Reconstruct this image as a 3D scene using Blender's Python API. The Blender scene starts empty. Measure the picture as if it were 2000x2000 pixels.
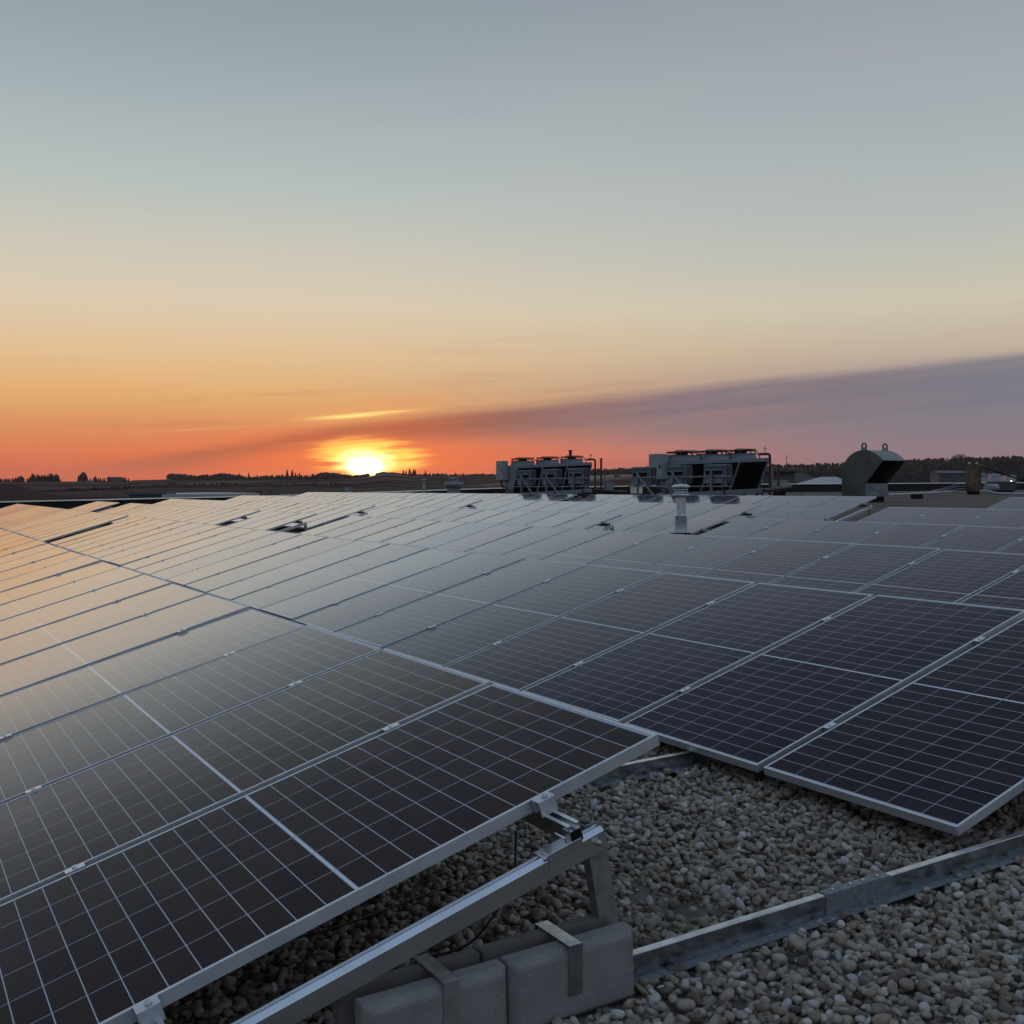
import bpy, bmesh, math, random
import numpy as np
from mathutils import Vector, Matrix, Euler

random.seed(7)
rng = np.random.default_rng(11)
scene = bpy.context.scene
COL = scene.collection
PI = math.pi


def s2l(c):
    out = []
    for v in c:
        v = v / 255.0
        out.append(v / 12.92 if v <= 0.04045 else ((v + 0.055) / 1.055) ** 2.4)
    return tuple(out) + (1.0,)


# ------------------------------------------------------------------ camera
CAM = Vector((-2.019, -2.552, 1.374))
YAW, PITCH, FPX = 0.5333, -0.0217, 2106.7
DIR = Vector((math.sin(YAW) * math.cos(PITCH), math.cos(YAW) * math.cos(PITCH), math.sin(PITCH)))
RIGHT = Vector((math.cos(YAW), -math.sin(YAW), 0))
UP = RIGHT.cross(DIR)
cam_d = bpy.data.cameras.new('camera')
cam = bpy.data.objects.new('camera', cam_d)
COL.objects.link(cam)
cam.matrix_world = Matrix(((RIGHT.x, UP.x, -DIR.x, CAM.x), (RIGHT.y, UP.y, -DIR.y, CAM.y),
                           (RIGHT.z, UP.z, -DIR.z, CAM.z), (0, 0, 0, 1)))
cam_d.sensor_width = 36
cam_d.sensor_height = 36
cam_d.lens = FPX / 2000 * 36
cam_d.clip_start = 0.05
cam_d.clip_end = 20000
scene.camera = cam
scene.render.resolution_x = scene.render.resolution_y = 1024

# ------------------------------------------------------------------ sky, sun, exposure
SUN_AZ = YAW - math.atan((1000 - 715) / FPX)      # from +Y towards +X
SUN_EL = 0.0215
world = bpy.data.worlds.new('World')
scene.world = world
world.use_nodes = True
WT = world.node_tree
WT.nodes.clear()


class NT:
    """small helper to write node trees as expressions"""
    def __init__(self, tree):
        self.t = tree

    def n(self, kind, **kw):
        nd = self.t.nodes.new(kind)
        for k, v in kw.items():
            setattr(nd, k, v)
        return nd

    def link(self, a, b):
        if isinstance(a, (int, float)):
            b.default_value = a
        elif isinstance(a, tuple):
            b.default_value = a
        else:
            self.t.links.new(a, b)

    def m(self, op, *args, clamp=False):
        nd = self.n('ShaderNodeMath', operation=op, use_clamp=clamp)
        for i, a in enumerate(args):
            self.link(a, nd.inputs[i])
        return nd.outputs[0]

    def smooth(self, x, a, b):
        nd = self.n('ShaderNodeMapRange', interpolation_type='SMOOTHSTEP')
        self.link(x, nd.inputs[0])
        nd.inputs[1].default_value = a
        nd.inputs[2].default_value = b
        return nd.outputs[0]

    def mix(self, f, a, b, blend='MIX'):
        nd = self.n('ShaderNodeMix', data_type='RGBA', blend_type=blend)
        self.link(f, nd.inputs[0])
        self.link(a, nd.inputs[6])
        self.link(b, nd.inputs[7])
        return nd.outputs[2]

    def ramp(self, x, stops, interp='LINEAR'):
        nd = self.n('ShaderNodeValToRGB')
        cr = nd.color_ramp
        cr.interpolation = interp
        while len(cr.elements) > 1:
            cr.elements.remove(cr.elements[-1])
        cr.elements[0].position = stops[0][0]
        cr.elements[0].color = stops[0][1]
        for p, c in stops[1:]:
            e = cr.elements.new(p)
            e.color = c
        self.link(x, nd.inputs[0])
        return nd.outputs[0]

    def gauss(self, x, s):
        q = self.m('DIVIDE', x, s)
        return self.m('EXPONENT', self.m('MULTIPLY', self.m('MULTIPLY', q, q), -1.0))

    def noise(self, vec, scale, detail=3, rough=0.5):
        nd = self.n('ShaderNodeTexNoise')
        if vec is not None:
            self.link(vec, nd.inputs['Vector'])
        nd.inputs['Scale'].default_value = scale
        nd.inputs['Detail'].default_value = detail
        nd.inputs['Roughness'].default_value = rough
        return nd.outputs[0]

    def xyz(self, x, y, z):
        nd = self.n('ShaderNodeCombineXYZ')
        self.link(x, nd.inputs[0]); self.link(y, nd.inputs[1]); self.link(z, nd.inputs[2])
        return nd.outputs[0]


w = NT(WT)
tc = w.n('ShaderNodeTexCoord')
sep = w.n('ShaderNodeSeparateXYZ')
WT.links.new(tc.outputs['Generated'], sep.inputs[0])
dx_, dy_, dz_ = sep.outputs
sa, ca = math.sin(SUN_AZ), math.cos(SUN_AZ)
fw = w.m('ADD', w.m('MULTIPLY', dx_, sa), w.m('MULTIPLY', dy_, ca))
rt = w.m('SUBTRACT', w.m('MULTIPLY', dx_, ca), w.m('MULTIPLY', dy_, sa))
A = w.m('ARCTAN2', rt, fw)                         # azimuth from the sun, right positive
E = w.m('ARCSINE', dz_)
T = w.m('SQRT', w.m('MAXIMUM', w.m('SINE', E), 0.0))
ZEN = s2l((126, 148, 176))
left_ramp = w.ramp(T, [(0.0, s2l((204, 100, 74))), (0.13, s2l((220, 112, 78))), (0.17, s2l((228, 124, 82))), (0.232, s2l((223, 147, 97))),
                       (0.287, s2l((231, 176, 114))), (0.345, s2l((229, 194, 148))), (0.407, s2l((221, 205, 180))), (0.46, s2l((205, 200, 186))),
                       (0.506, s2l((186, 194, 189))), (0.546, s2l((174, 184, 186))), (0.58, s2l((162, 174, 179))), (0.64, s2l((143, 155, 163))),
                       (0.8, s2l((128, 143, 160))), (1.0, ZEN)])
right_ramp = w.ramp(T, [(0.0, s2l((146, 112, 116))), (0.16, s2l((148, 124, 131))), (0.22, s2l((147, 128, 136))),
                        (0.30, s2l((168, 148, 146))), (0.35, s2l((196, 180, 160))), (0.40, s2l((206, 198, 176))), (0.46, s2l((188, 191, 184))),
                        (0.506, s2l((177, 184, 184))), (0.57, s2l((165, 172, 178))), (0.65, s2l((148, 155, 165))),
                        (0.8, s2l((130, 143, 160))), (1.0, ZEN)])
back_ramp = w.ramp(T, [(0.0, s2l((134, 136, 146))), (0.2, s2l((150, 149, 158))), (0.4, s2l((150, 157, 170))),
                       (0.7, s2l((136, 152, 174))), (1.0, ZEN)])
sky = w.mix(w.smooth(A, -0.12, 0.52), left_ramp, right_ramp)
absA = w.m('ABSOLUTE', A)
sky = w.mix(w.m('MAXIMUM', w.smooth(w.m('MULTIPLY', A, -1.0), 0.29, 0.85), w.smooth(A, 0.6, 1.7)), sky, back_ramp)
# horizon glow around the sunset
eh = w.m('SUBTRACT', E, 0.02)
glow = w.m('MULTIPLY', w.gauss(w.m('SUBTRACT', A, 0.02), 0.22), w.gauss(eh, 0.030))
sky = w.mix(w.m('MULTIPLY', glow, 0.85), sky, s2l((240, 110, 66)))
# long smoke band that rises to the right
band_n = w.noise(w.xyz(w.m('MULTIPLY', A, 2.0), w.m('MULTIPLY', w.m('SUBTRACT', E, w.m('MULTIPLY', A, 0.09)), 34.0), 3.1), 1.6, 4, 0.55)
bw = w.m('MULTIPLY', w.m('SUBTRACT', band_n, 0.5), 0.018)
up_e = w.m('ADD', w.m('ADD', 0.0655, w.m('SUBTRACT', w.m('MULTIPLY', A, 0.13), w.m('MULTIPLY', w.m('ABSOLUTE', A), 0.043))), bw)
below = w.m('SUBTRACT', up_e, E)                   # positive under the upper edge
thick = w.m('ADD', 0.021, w.m('MULTIPLY', w.m('MAXIMUM', A, 0.0), 0.085))
band = w.m('MULTIPLY', w.smooth(below, -0.005, 0.010),
           w.m('SUBTRACT', 1.0, w.smooth(w.m('DIVIDE', below, thick), 0.45, 1.35)))
band = w.m('MULTIPLY', band, w.m('MULTIPLY', w.smooth(A, -0.30, -0.14), w.m('SUBTRACT', 1.0, w.smooth(A, 0.9, 1.4))))
st_ = w.noise(w.xyz(w.m('MULTIPLY', A, 3.0), w.m('MULTIPLY', w.m('SUBTRACT', E, w.m('MULTIPLY', A, 0.085)), 70.0), 2.2), 1.3, 5, 0.6)
band_col = w.ramp(w.m('ADD', w.m('MULTIPLY', A, 1.0), 0.3), [(0.0, s2l((200, 122, 84))), (0.20, s2l((178, 100, 72))), (0.34, s2l((172, 90, 66))), (0.44, s2l((150, 104, 96))),
                                                            (0.58, s2l((130, 114, 123))), (0.85, s2l((119, 119, 131)))])
band = w.m('MULTIPLY', band, w.m('ADD', 0.80, w.m('MULTIPLY', w.smooth(st_, 0.30, 0.62), 0.16)))
sky = w.mix(w.m('MULTIPLY', band, 0.97), sky, band_col)
# thin streaky cirrus
tilt_e = w.m('SUBTRACT', E, w.m('MULTIPLY', A, 0.06))
st = w.noise(w.xyz(w.m('MULTIPLY', A, 2.6), w.m('MULTIPLY', tilt_e, 55.0), 0.7), 1.5, 5, 0.6)
st_low = w.m('MULTIPLY', w.smooth(st, 0.53, 0.75), w.m('SUBTRACT', 1.0, w.smooth(E, 0.07, 0.14)))
st_low = w.m('MULTIPLY', st_low, w.gauss(A, 0.30))
sky = w.mix(w.m('MULTIPLY', st_low, 0.40), sky, s2l((248, 140, 92)))
st_dk = w.m('MULTIPLY', w.m('SUBTRACT', 1.0, w.smooth(st, 0.28, 0.46)), w.m('SUBTRACT', 1.0, w.smooth(E, 0.08, 0.2)))
st_dk = w.m('MULTIPLY', st_dk, w.gauss(A, 0.6))
sky = w.mix(w.m('MULTIPLY', st_dk, 0.16), sky, s2l((170, 96, 80)))
cir = w.noise(w.xyz(w.m('MULTIPLY', A, 1.6), w.m('MULTIPLY', tilt_e, 14.0), 5.0), 1.4, 5, 0.55)
cir = w.m('MULTIPLY', w.smooth(cir, 0.45, 0.8), w.m('MULTIPLY', w.smooth(E, 0.08, 0.16), w.m('SUBTRACT', 1.0, w.smooth(E, 0.30, 0.5))))
sky = w.mix(w.m('MULTIPLY', cir, 0.07), sky, s2l((226, 205, 178)))
# the sun behind thin cloud: wide halo, yellow cloud edge, white core, small streak above
def blob(a0, e0, sa_, se_):
    return w.m('MULTIPLY', w.gauss(w.m('SUBTRACT', A, a0), sa_), w.gauss(w.m('SUBTRACT', E, e0), se_))
ragged = w.noise(w.xyz(w.m('MULTIPLY', A, 6.0), w.m('MULTIPLY', tilt_e, 95.0), 9.0), 2.0, 4, 0.6)
rag = w.m('ADD', 0.35, w.m('MULTIPLY', w.smooth(ragged, 0.30, 0.62), 0.9))
halo = blob(0.0, 0.022, 0.105, 0.026)
sky = w.mix(w.m('MULTIPLY', halo, 0.7), sky, (1.12, 0.25, 0.05, 1))
edge = w.m('MULTIPLY', blob(0.003, 0.028, 0.046, 0.0165), rag)
e_f = w.smooth(edge, 0.12, 0.60)
sky = w.mix(e_f, sky, (1.6, 0.80, 0.13, 1))
inner = w.m('MULTIPLY', blob(-0.001, 0.0245, 0.028, 0.0125), w.m('ADD', 0.6, w.m('MULTIPLY', rag, 0.45)))
sky = w.mix(w.smooth(inner, 0.20, 0.80), sky, (2.4, 1.75, 0.62, 1))
core = blob(-0.001, 0.0205, 0.0165, 0.0085)
sky = w.mix(w.smooth(core, 0.22, 0.80), sky, (7.0, 5.8, 3.2, 1))
te7 = w.m('SUBTRACT', E, w.m('MULTIPLY', A, 0.075))
def blob2(a0, e0, sa_, se_):
    return w.m('MULTIPLY', w.gauss(w.m('SUBTRACT', A, a0), sa_), w.gauss(w.m('SUBTRACT', te7, e0), se_))
sky = w.mix(w.m('MULTIPLY', blob2(-0.005, 0.0675, 0.06, 0.008), 0.5), sky, (0.95, 0.45, 0.13, 1))
stk = w.m('MULTIPLY', blob2(-0.016, 0.0672, 0.028, 0.0015), 1.1)
stk = w.m('ADD', stk, w.m('MULTIPLY', blob2(0.016, 0.0688, 0.026, 0.0010), 0.7))
stk = w.m('ADD', stk, w.m('MULTIPLY', blob2(-0.15, 0.0640, 0.05, 0.0011), 0.10))
sky = w.mix(w.m('MINIMUM', stk, 1.0), sky, (1.3, 0.86, 0.27, 1))
bg = w.n('ShaderNodeBackground')
WT.links.new(sky, bg.inputs[0])
bg.inputs[1].default_value = 1.0
wo = w.n('ShaderNodeOutputWorld')
WT.links.new(bg.outputs[0], wo.inputs[0])
world.cycles.sampling_method = 'MANUAL'
world.cycles.sample_map_resolution = 2048

sun_d = bpy.data.lights.new('sun', 'SUN')
sun_d.energy = 0.16
sun_d.angle = math.radians(1.5)
sun_d.color = (1.0, 0.42, 0.16)
sun = bpy.data.objects.new('sun', sun_d)
COL.objects.link(sun)
sdir = Vector((math.sin(SUN_AZ) * math.cos(SUN_EL), math.cos(SUN_AZ) * math.cos(SUN_EL), math.sin(SUN_EL)))
sun.rotation_euler = sdir.to_track_quat('Z', 'Y').to_euler()

scene.view_settings.view_transform = 'Standard'
scene.view_settings.look = 'None'
scene.view_settings.exposure = 0.0
scene.view_settings.gamma = 1.0
scene.render.engine = 'CYCLES'
scene.cycles.max_bounces = 6
scene.cycles.diffuse_bounces = 3
scene.cycles.glossy_bounces = 4
scene.cycles.caustics_reflective = False
scene.cycles.caustics_refractive = False

# ------------------------------------------------------------------ pixel / plane helpers (photo pixels 0..2000)
def ray(px, py):
    return DIR + RIGHT * ((px - 1000) / FPX) - UP * ((py - 1000) / FPX)

def at_depth(px, py, depth):
    return CAM + ray(px, py) * depth

def on_x(px, py, X):
    v = ray(px, py); return CAM + v * ((X - CAM.x) / v.x)

def on_y(px, py, Y):
    v = ray(px, py); return CAM + v * ((Y - CAM.y) / v.y)

def heading(px):
    v = ray(px, 954); h = Vector((v.x, v.y, 0)); return h.normalized()

GX = [-14, 0, 3.248, 6.496, 9.744, 12.99, 16.24, 28, 50, 95, 140]
GZ = [-.395, 0, .0916, .1843, .2798, .4281, .5771, .86, 1.14, 1.40, 1.5]
def G(x):
    return float(np.interp(x, GX, GZ))

def project(p):
    v = Vector(p) - CAM
    z = v.dot(DIR)
    return 1000 + FPX * v.dot(RIGHT) / z, 1000 - FPX * v.dot(UP) / z, z

# ------------------------------------------------------------------ mesh helpers
class MB:
    def __init__(self):
        self.v, self.f, self.sm = [], [], []

    def add(self, vs, fs, smooth=False):
        b = len(self.v)
        self.v += [tuple(p) for p in vs]
        self.f += [tuple(b + i for i in f) for f in fs]
        self.sm += [smooth] * len(fs)
        return self

    def obox(self, c, ux, uy, uz, sx, sy, sz):
        c, ux, uy, uz = Vector(c), Vector(ux), Vector(uy), Vector(uz)
        vs = []
        for k in (-1, 1):
            for j in (-1, 1):
                for i in (-1, 1):
                    vs.append(c + ux * (i * sx / 2) + uy * (j * sy / 2) + uz * (k * sz / 2))
        return self.add(vs, [(0, 2, 3, 1), (4, 5, 7, 6), (0, 1, 5, 4), (2, 6, 7, 3), (0, 4, 6, 2), (1, 3, 7, 5)])

    def box(self, x0, x1, y0, y1, z0, z1):
        return self.obox(((x0 + x1) / 2, (y0 + y1) / 2, (z0 + z1) / 2), (1, 0, 0), (0, 1, 0), (0, 0, 1), x1 - x0, y1 - y0, z1 - z0)

    def extrude(self, poly, p0, ex, ey, vec, smooth=False):
        """polygon (a,b) in plane p0 + a*ex + b*ey, swept along vec"""
        p0, ex, ey, vec = Vector(p0), Vector(ex), Vector(ey), Vector(vec)
        n = len(poly)
        vs = [p0 + ex * a + ey * b for a, b in poly]
        vs += [p + vec for p in vs]
        fs = [(i, (i + 1) % n, n + (i + 1) % n, n + i) for i in range(n)]
        self.add(vs, fs, smooth)
        self.add(vs, [tuple(range(n - 1, -1, -1)), tuple(range(n, 2 * n))])
        return self

    def lathe(self, prof, c=(0, 0, 0), seg=20, axis='Z', smooth=True):
        c = Vector(c)
        vs, fs = [], []
        for r, z in prof:
            for i in range(seg):
                a = 2 * PI * i / seg
                p = (r * math.cos(a), r * math.sin(a), z)
                if axis == 'Y': p = (p[0], p[2], p[1])
                if axis == 'X': p = (p[2], p[0], p[1])
                vs.append(c + Vector(p))
        for k in range(len(prof) - 1):
            for i in range(seg):
                j = (i + 1) % seg
                fs.append((k * seg + i, k * seg + j, (k + 1) * seg + j, (k + 1) * seg + i))
        self.add(vs, fs, smooth)
        if prof[0][0] > 1e-4: self.add(vs[:seg], [tuple(range(seg - 1, -1, -1))])
        if prof[-1][0] > 1e-4: self.add(vs[-seg:], [tuple(range(seg))])
        return self

    def tube(self, pts, r, seg=8, closed=False):
        pts = [Vector(p) for p in pts]
        n = len(pts)
        vs, fs = [], []
        prev = None
        for i, p in enumerate(pts):
            if closed: t = pts[(i + 1) % n] - pts[i - 1]
            else: t = pts[min(i + 1, n - 1)] - pts[max(i - 1, 0)]
            t.normalize()
            if prev is None:
                ref = Vector((0, 0, 1)) if abs(t.z) < 0.9 else Vector((1, 0, 0))
                a = t.cross(ref).normalized()
            else:
                a = (prev - t * prev.dot(t)).normalized()
            prev = a
            b = t.cross(a)
            rr = r[i] if isinstance(r, (list, tuple)) else r
            for k in range(seg):
                th = 2 * PI * k / seg
                vs.append(p + a * (rr * math.cos(th)) + b * (rr * math.sin(th)))
        for i in range(n if closed else n - 1):
            i2 = (i + 1) % n
            for k in range(seg):
                k2 = (k + 1) % seg
                fs.append((i * seg + k, i * seg + k2, i2 * seg + k2, i2 * seg + k))
        self.add(vs, fs, True)
        if not closed:
            self.add(vs[:seg], [tuple(range(seg - 1, -1, -1))])
            self.add(vs[-seg:], [tuple(range(seg))])
        return self

    def build(self, name, mat, parent=None, bevel=0, loc=None, rot=None, segs=2):
        me = bpy.data.meshes.new(name)
        me.from_pydata(self.v, [], self.f)
        me.polygons.foreach_set('use_smooth', self.sm)
        if bevel:
            bm = bmesh.new(); bm.from_mesh(me)
            bmesh.ops.remove_doubles(bm, verts=bm.verts, dist=1e-5)
            bmesh.ops.recalc_face_normals(bm, faces=bm.faces)
            es = [e for e in bm.edges if len(e.link_faces) == 2 and e.calc_face_angle(0) > 0.6]
            bmesh.ops.bevel(bm, geom=es, offset=bevel, segments=segs, affect='EDGES', profile=0.5)
            bm.to_mesh(me); bm.free()
        else:
            bm = bmesh.new(); bm.from_mesh(me)
            bmesh.ops.recalc_face_normals(bm, faces=bm.faces)
            bm.to_mesh(me); bm.free()
        me.materials.append(mat)
        o = bpy.data.objects.new(name, me)
        COL.objects.link(o)
        if parent is not None: o.parent = parent
        if loc is not None: o.location = loc
        if rot is not None: o.rotation_euler = rot
        return o


def tag(o, label=None, cat=None, group=None, kind=None):
    if label: o['label'] = label
    if cat: o['category'] = cat
    if group: o['group'] = group
    if kind: o['kind'] = kind
    return o

def thing(name, label, cat, loc=(0, 0, 0), rot=(0, 0, 0), group=None):
    o = bpy.data.objects.new(name, None)
    COL.objects.link(o)
    o.location = loc; o.rotation_euler = rot
    o.empty_display_size = 0.1
    return tag(o, label, cat, group)

CHILD = {}
def copy_thing(root, loc=None, rot=None, label=None, group=None, scale=None):
    r = root.copy(); COL.objects.link(r)
    if loc is not None: r.location = loc
    if rot is not None: r.rotation_euler = rot
    if scale is not None: r.scale = scale
    if label: r['label'] = label
    if group: r['group'] = group
    for ch in CHILD.get(root.name) or list(root.children):
        c = ch.copy(); COL.objects.link(c); c.parent = r
        for g in list(ch.children):
            d = g.copy(); COL.objects.link(d); d.parent = c
    return r

ORD = ['', 'first', 'second', 'third', 'fourth', 'fifth', 'sixth', 'seventh', 'eighth', 'ninth', 'tenth', 'eleventh', 'twelfth',
       'thirteenth', 'fourteenth', 'fifteenth', 'sixteenth', 'seventeenth', 'eighteenth', 'nineteenth', 'twentieth', 'twenty-first',
       'twenty-second', 'twenty-third', 'twenty-fourth', 'twenty-fifth']

# ------------------------------------------------------------------ materials
def mat(name, col, rough=0.5, metal=0.0, noise=None, bump=None, spec=0.5, grain=None):
    """noise = (scale, amount[, second colour]); bump = (scale, strength, distance)"""
    m = bpy.data.materials.new(name); m.use_nodes = True
    n = NT(m.node_tree); b = m.node_tree.nodes['Principled BSDF']
    b.inputs['Base Color'].default_value = tuple(col) + (1,)
    b.inputs['Roughness'].default_value = rough
    b.inputs['Metallic'].default_value = metal
    b.inputs['Specular IOR Level'].default_value = spec
    co = n.n('ShaderNodeTexCoord').outputs['Object']
    if noise:
        f = n.noise(co, noise[0], 5, 0.6)
        c2 = noise[2] if len(noise) > 2 else tuple(c * (1 - noise[1]) for c in col)
        c = n.mix(n.smooth(f, 0.35, 0.65), tuple(col) + (1,), tuple(c2) + (1,))
        if grain:
            gn = n.noise(co, grain[0], 2, 0.7)
            c = n.mix(n.m('MULTIPLY', n.smooth(gn, 0.52, 0.66), grain[1]), c, tuple(v * .35 for v in col) + (1,))
            c = n.mix(n.m('MULTIPLY', n.m('SUBTRACT', 1.0, n.smooth(gn, 0.34, 0.46)), grain[1]), c, tuple(min(v * 1.7, 1) for v in col) + (1,))
        m.node_tree.links.new(c, b.inputs['Base Color'])
        r = n.m('ADD', rough - 0.08, n.m('MULTIPLY', n.noise(co, noise[0] * 2.3, 3), 0.16))
        m.node_tree.links.new(r, b.inputs['Roughness'])
    if bump:
        bn = n.n('ShaderNodeBump')
        bn.inputs['Strength'].default_value = bump[1]
        bn.inputs['Distance'].default_value = bump[2]
        m.node_tree.links.new(n.noise(co, bump[0], 6, 0.65), bn.inputs['Height'])
        m.node_tree.links.new(bn.outputs[0], b.inputs['Normal'])
    return m

M = {}
M['alu'] = mat('anodised aluminium', (0.72, 0.745, 0.77), 0.48, 0.75, noise=(9, 0.12), bump=(260, 0.05, 0.001))
M['alu_rail'] = mat('mill finish aluminium', (0.80, 0.82, 0.85), 0.24, 1.0, noise=(8, 0.10), bump=(60, 0.03, 0.001))
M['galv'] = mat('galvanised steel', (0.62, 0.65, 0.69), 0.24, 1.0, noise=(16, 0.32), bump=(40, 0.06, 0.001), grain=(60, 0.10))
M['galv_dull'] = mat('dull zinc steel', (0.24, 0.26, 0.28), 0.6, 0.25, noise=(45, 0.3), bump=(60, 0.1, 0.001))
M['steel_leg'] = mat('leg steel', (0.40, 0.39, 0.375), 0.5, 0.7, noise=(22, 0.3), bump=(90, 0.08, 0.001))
M['bolt'] = mat('bolt steel', (0.55, 0.55, 0.53), 0.3, 1.0)
M['concrete'] = mat('concrete paver', (0.295, 0.278, 0.262), 0.92, 0.0, noise=(11, 0.14), bump=(200, 0.6, 0.004), spec=0.2, grain=(300, 0.26))
M['concrete_b'] = mat('brown concrete paver', (0.21, 0.186, 0.17), 0.92, 0.0, noise=(5, 0.22), bump=(200, 0.6, 0.004), spec=0.2, grain=(300, 0.26))
M['black'] = mat('black rubber', (0.012, 0.012, 0.013), 0.6)
M['dark'] = mat('dark recess', (0.010, 0.010, 0.012), 0.8, spec=0.2)  # near-black for dark parts, and for shade painted inside openings
M['equip'] = mat('grey painted sheet steel', (0.20, 0.23, 0.255), 0.5, 0.0, noise=(2.5, 0.14), bump=(8, 0.05, 0.01))
M['equip_pale'] = mat('pale grey sheet steel', (0.29, 0.315, 0.335), 0.48, 0.0, noise=(3, 0.18))
M['coil'] = mat('dark coil fins', (0.012, 0.011, 0.011), 0.85, 0.0, noise=(6, 0.3), spec=0.1)
M['inv'] = mat('inverter casing', (0.20, 0.235, 0.265), 0.5, 0.1, noise=(5, 0.18))
M['inv_dark'] = mat('inverter dark fins', (0.05, 0.055, 0.06), 0.6)
M['vent'] = mat('spun galvanised duct', (0.68, 0.72, 0.76), 0.42, 0.55, noise=(12, 0.25), bump=(20, 0.05, 0.002))
M['hood'] = mat('weathered hood steel', (0.115, 0.122, 0.108), 0.55, 0.3, noise=(1.6, 0.32), bump=(3, 0.06, 0.02))
M['hood_top'] = mat('hood zinc sheet', (0.26, 0.29, 0.30), 0.5, 0.4, noise=(2.2, 0.3))
M['sunset_metal'] = mat('cabinet metal with sunset tint', (0.20, 0.14, 0.11), 0.34, 0.75, noise=(2.2, 0.45, (0.07, 0.055, 0.048)), bump=(3, 0.08, 0.02))  # warm brown carries sunset orange mirrored by the metal
M['pipe_red'] = mat('red brown pipe', (0.045, 0.028, 0.026), 0.6, 0.0)
M['membrane'] = mat('black roof membrane', (0.018, 0.018, 0.020), 0.75, noise=(1.2, 0.3), spec=0.3)
M['coping'] = mat('pale metal coping', (0.88, 0.80, 0.60), 0.5, 0.0, noise=(0.6, 0.15))
M['conduit'] = mat('conduit', (0.42, 0.45, 0.47), 0.4, 0.7)
M['white'] = mat('white sheet', (0.40, 0.41, 0.43), 0.55, noise=(0.8, 0.12))
M['far_wall'] = mat('pale cladding', (0.095, 0.10, 0.112), 0.7, noise=(0.4, 0.2))
M['far_wall_b'] = mat('brown brick', (0.10, 0.075, 0.065), 0.85, noise=(0.7, 0.25))
M['far_roof'] = mat('dark shingles', (0.035, 0.032, 0.034), 0.9, noise=(0.9, 0.3))
M['far_grey'] = mat('weathered metal roof', (0.075, 0.085, 0.105), 0.6, noise=(0.3, 0.25))
M['bark'] = mat('bark', (0.045, 0.035, 0.028), 0.9)
M['needle'] = mat('spruce needles', (0.018, 0.024, 0.016), 0.9, noise=(0.4, 0.4), spec=0.1)
M['twig'] = mat('bare twigs', (0.052, 0.041, 0.041), 0.9, noise=(0.06, 0.5), spec=0.1)
M['cable'] = mat('black cable', (0.01, 0.01, 0.01), 0.5)

def emissive(name, col, s):
    m = bpy.data.materials.new(name); m.use_nodes = True
    b = m.node_tree.nodes['Principled BSDF']
    b.inputs['Base Color'].default_value = (0.02, 0.02, 0.02, 1)
    b.inputs['Emission Color'].default_value = tuple(col) + (1,)
    b.inputs['Emission Strength'].default_value = s
    return m
M['lit_warm'] = emissive('lit window', (1.0, 0.62, 0.35), 1.6)
M['lit_red'] = emissive('red beacon', (1.0, 0.25, 0.12), 2.0)
M['lit_white'] = emissive('yard lamp', (1.0, 0.85, 0.8), 3.0)

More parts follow.
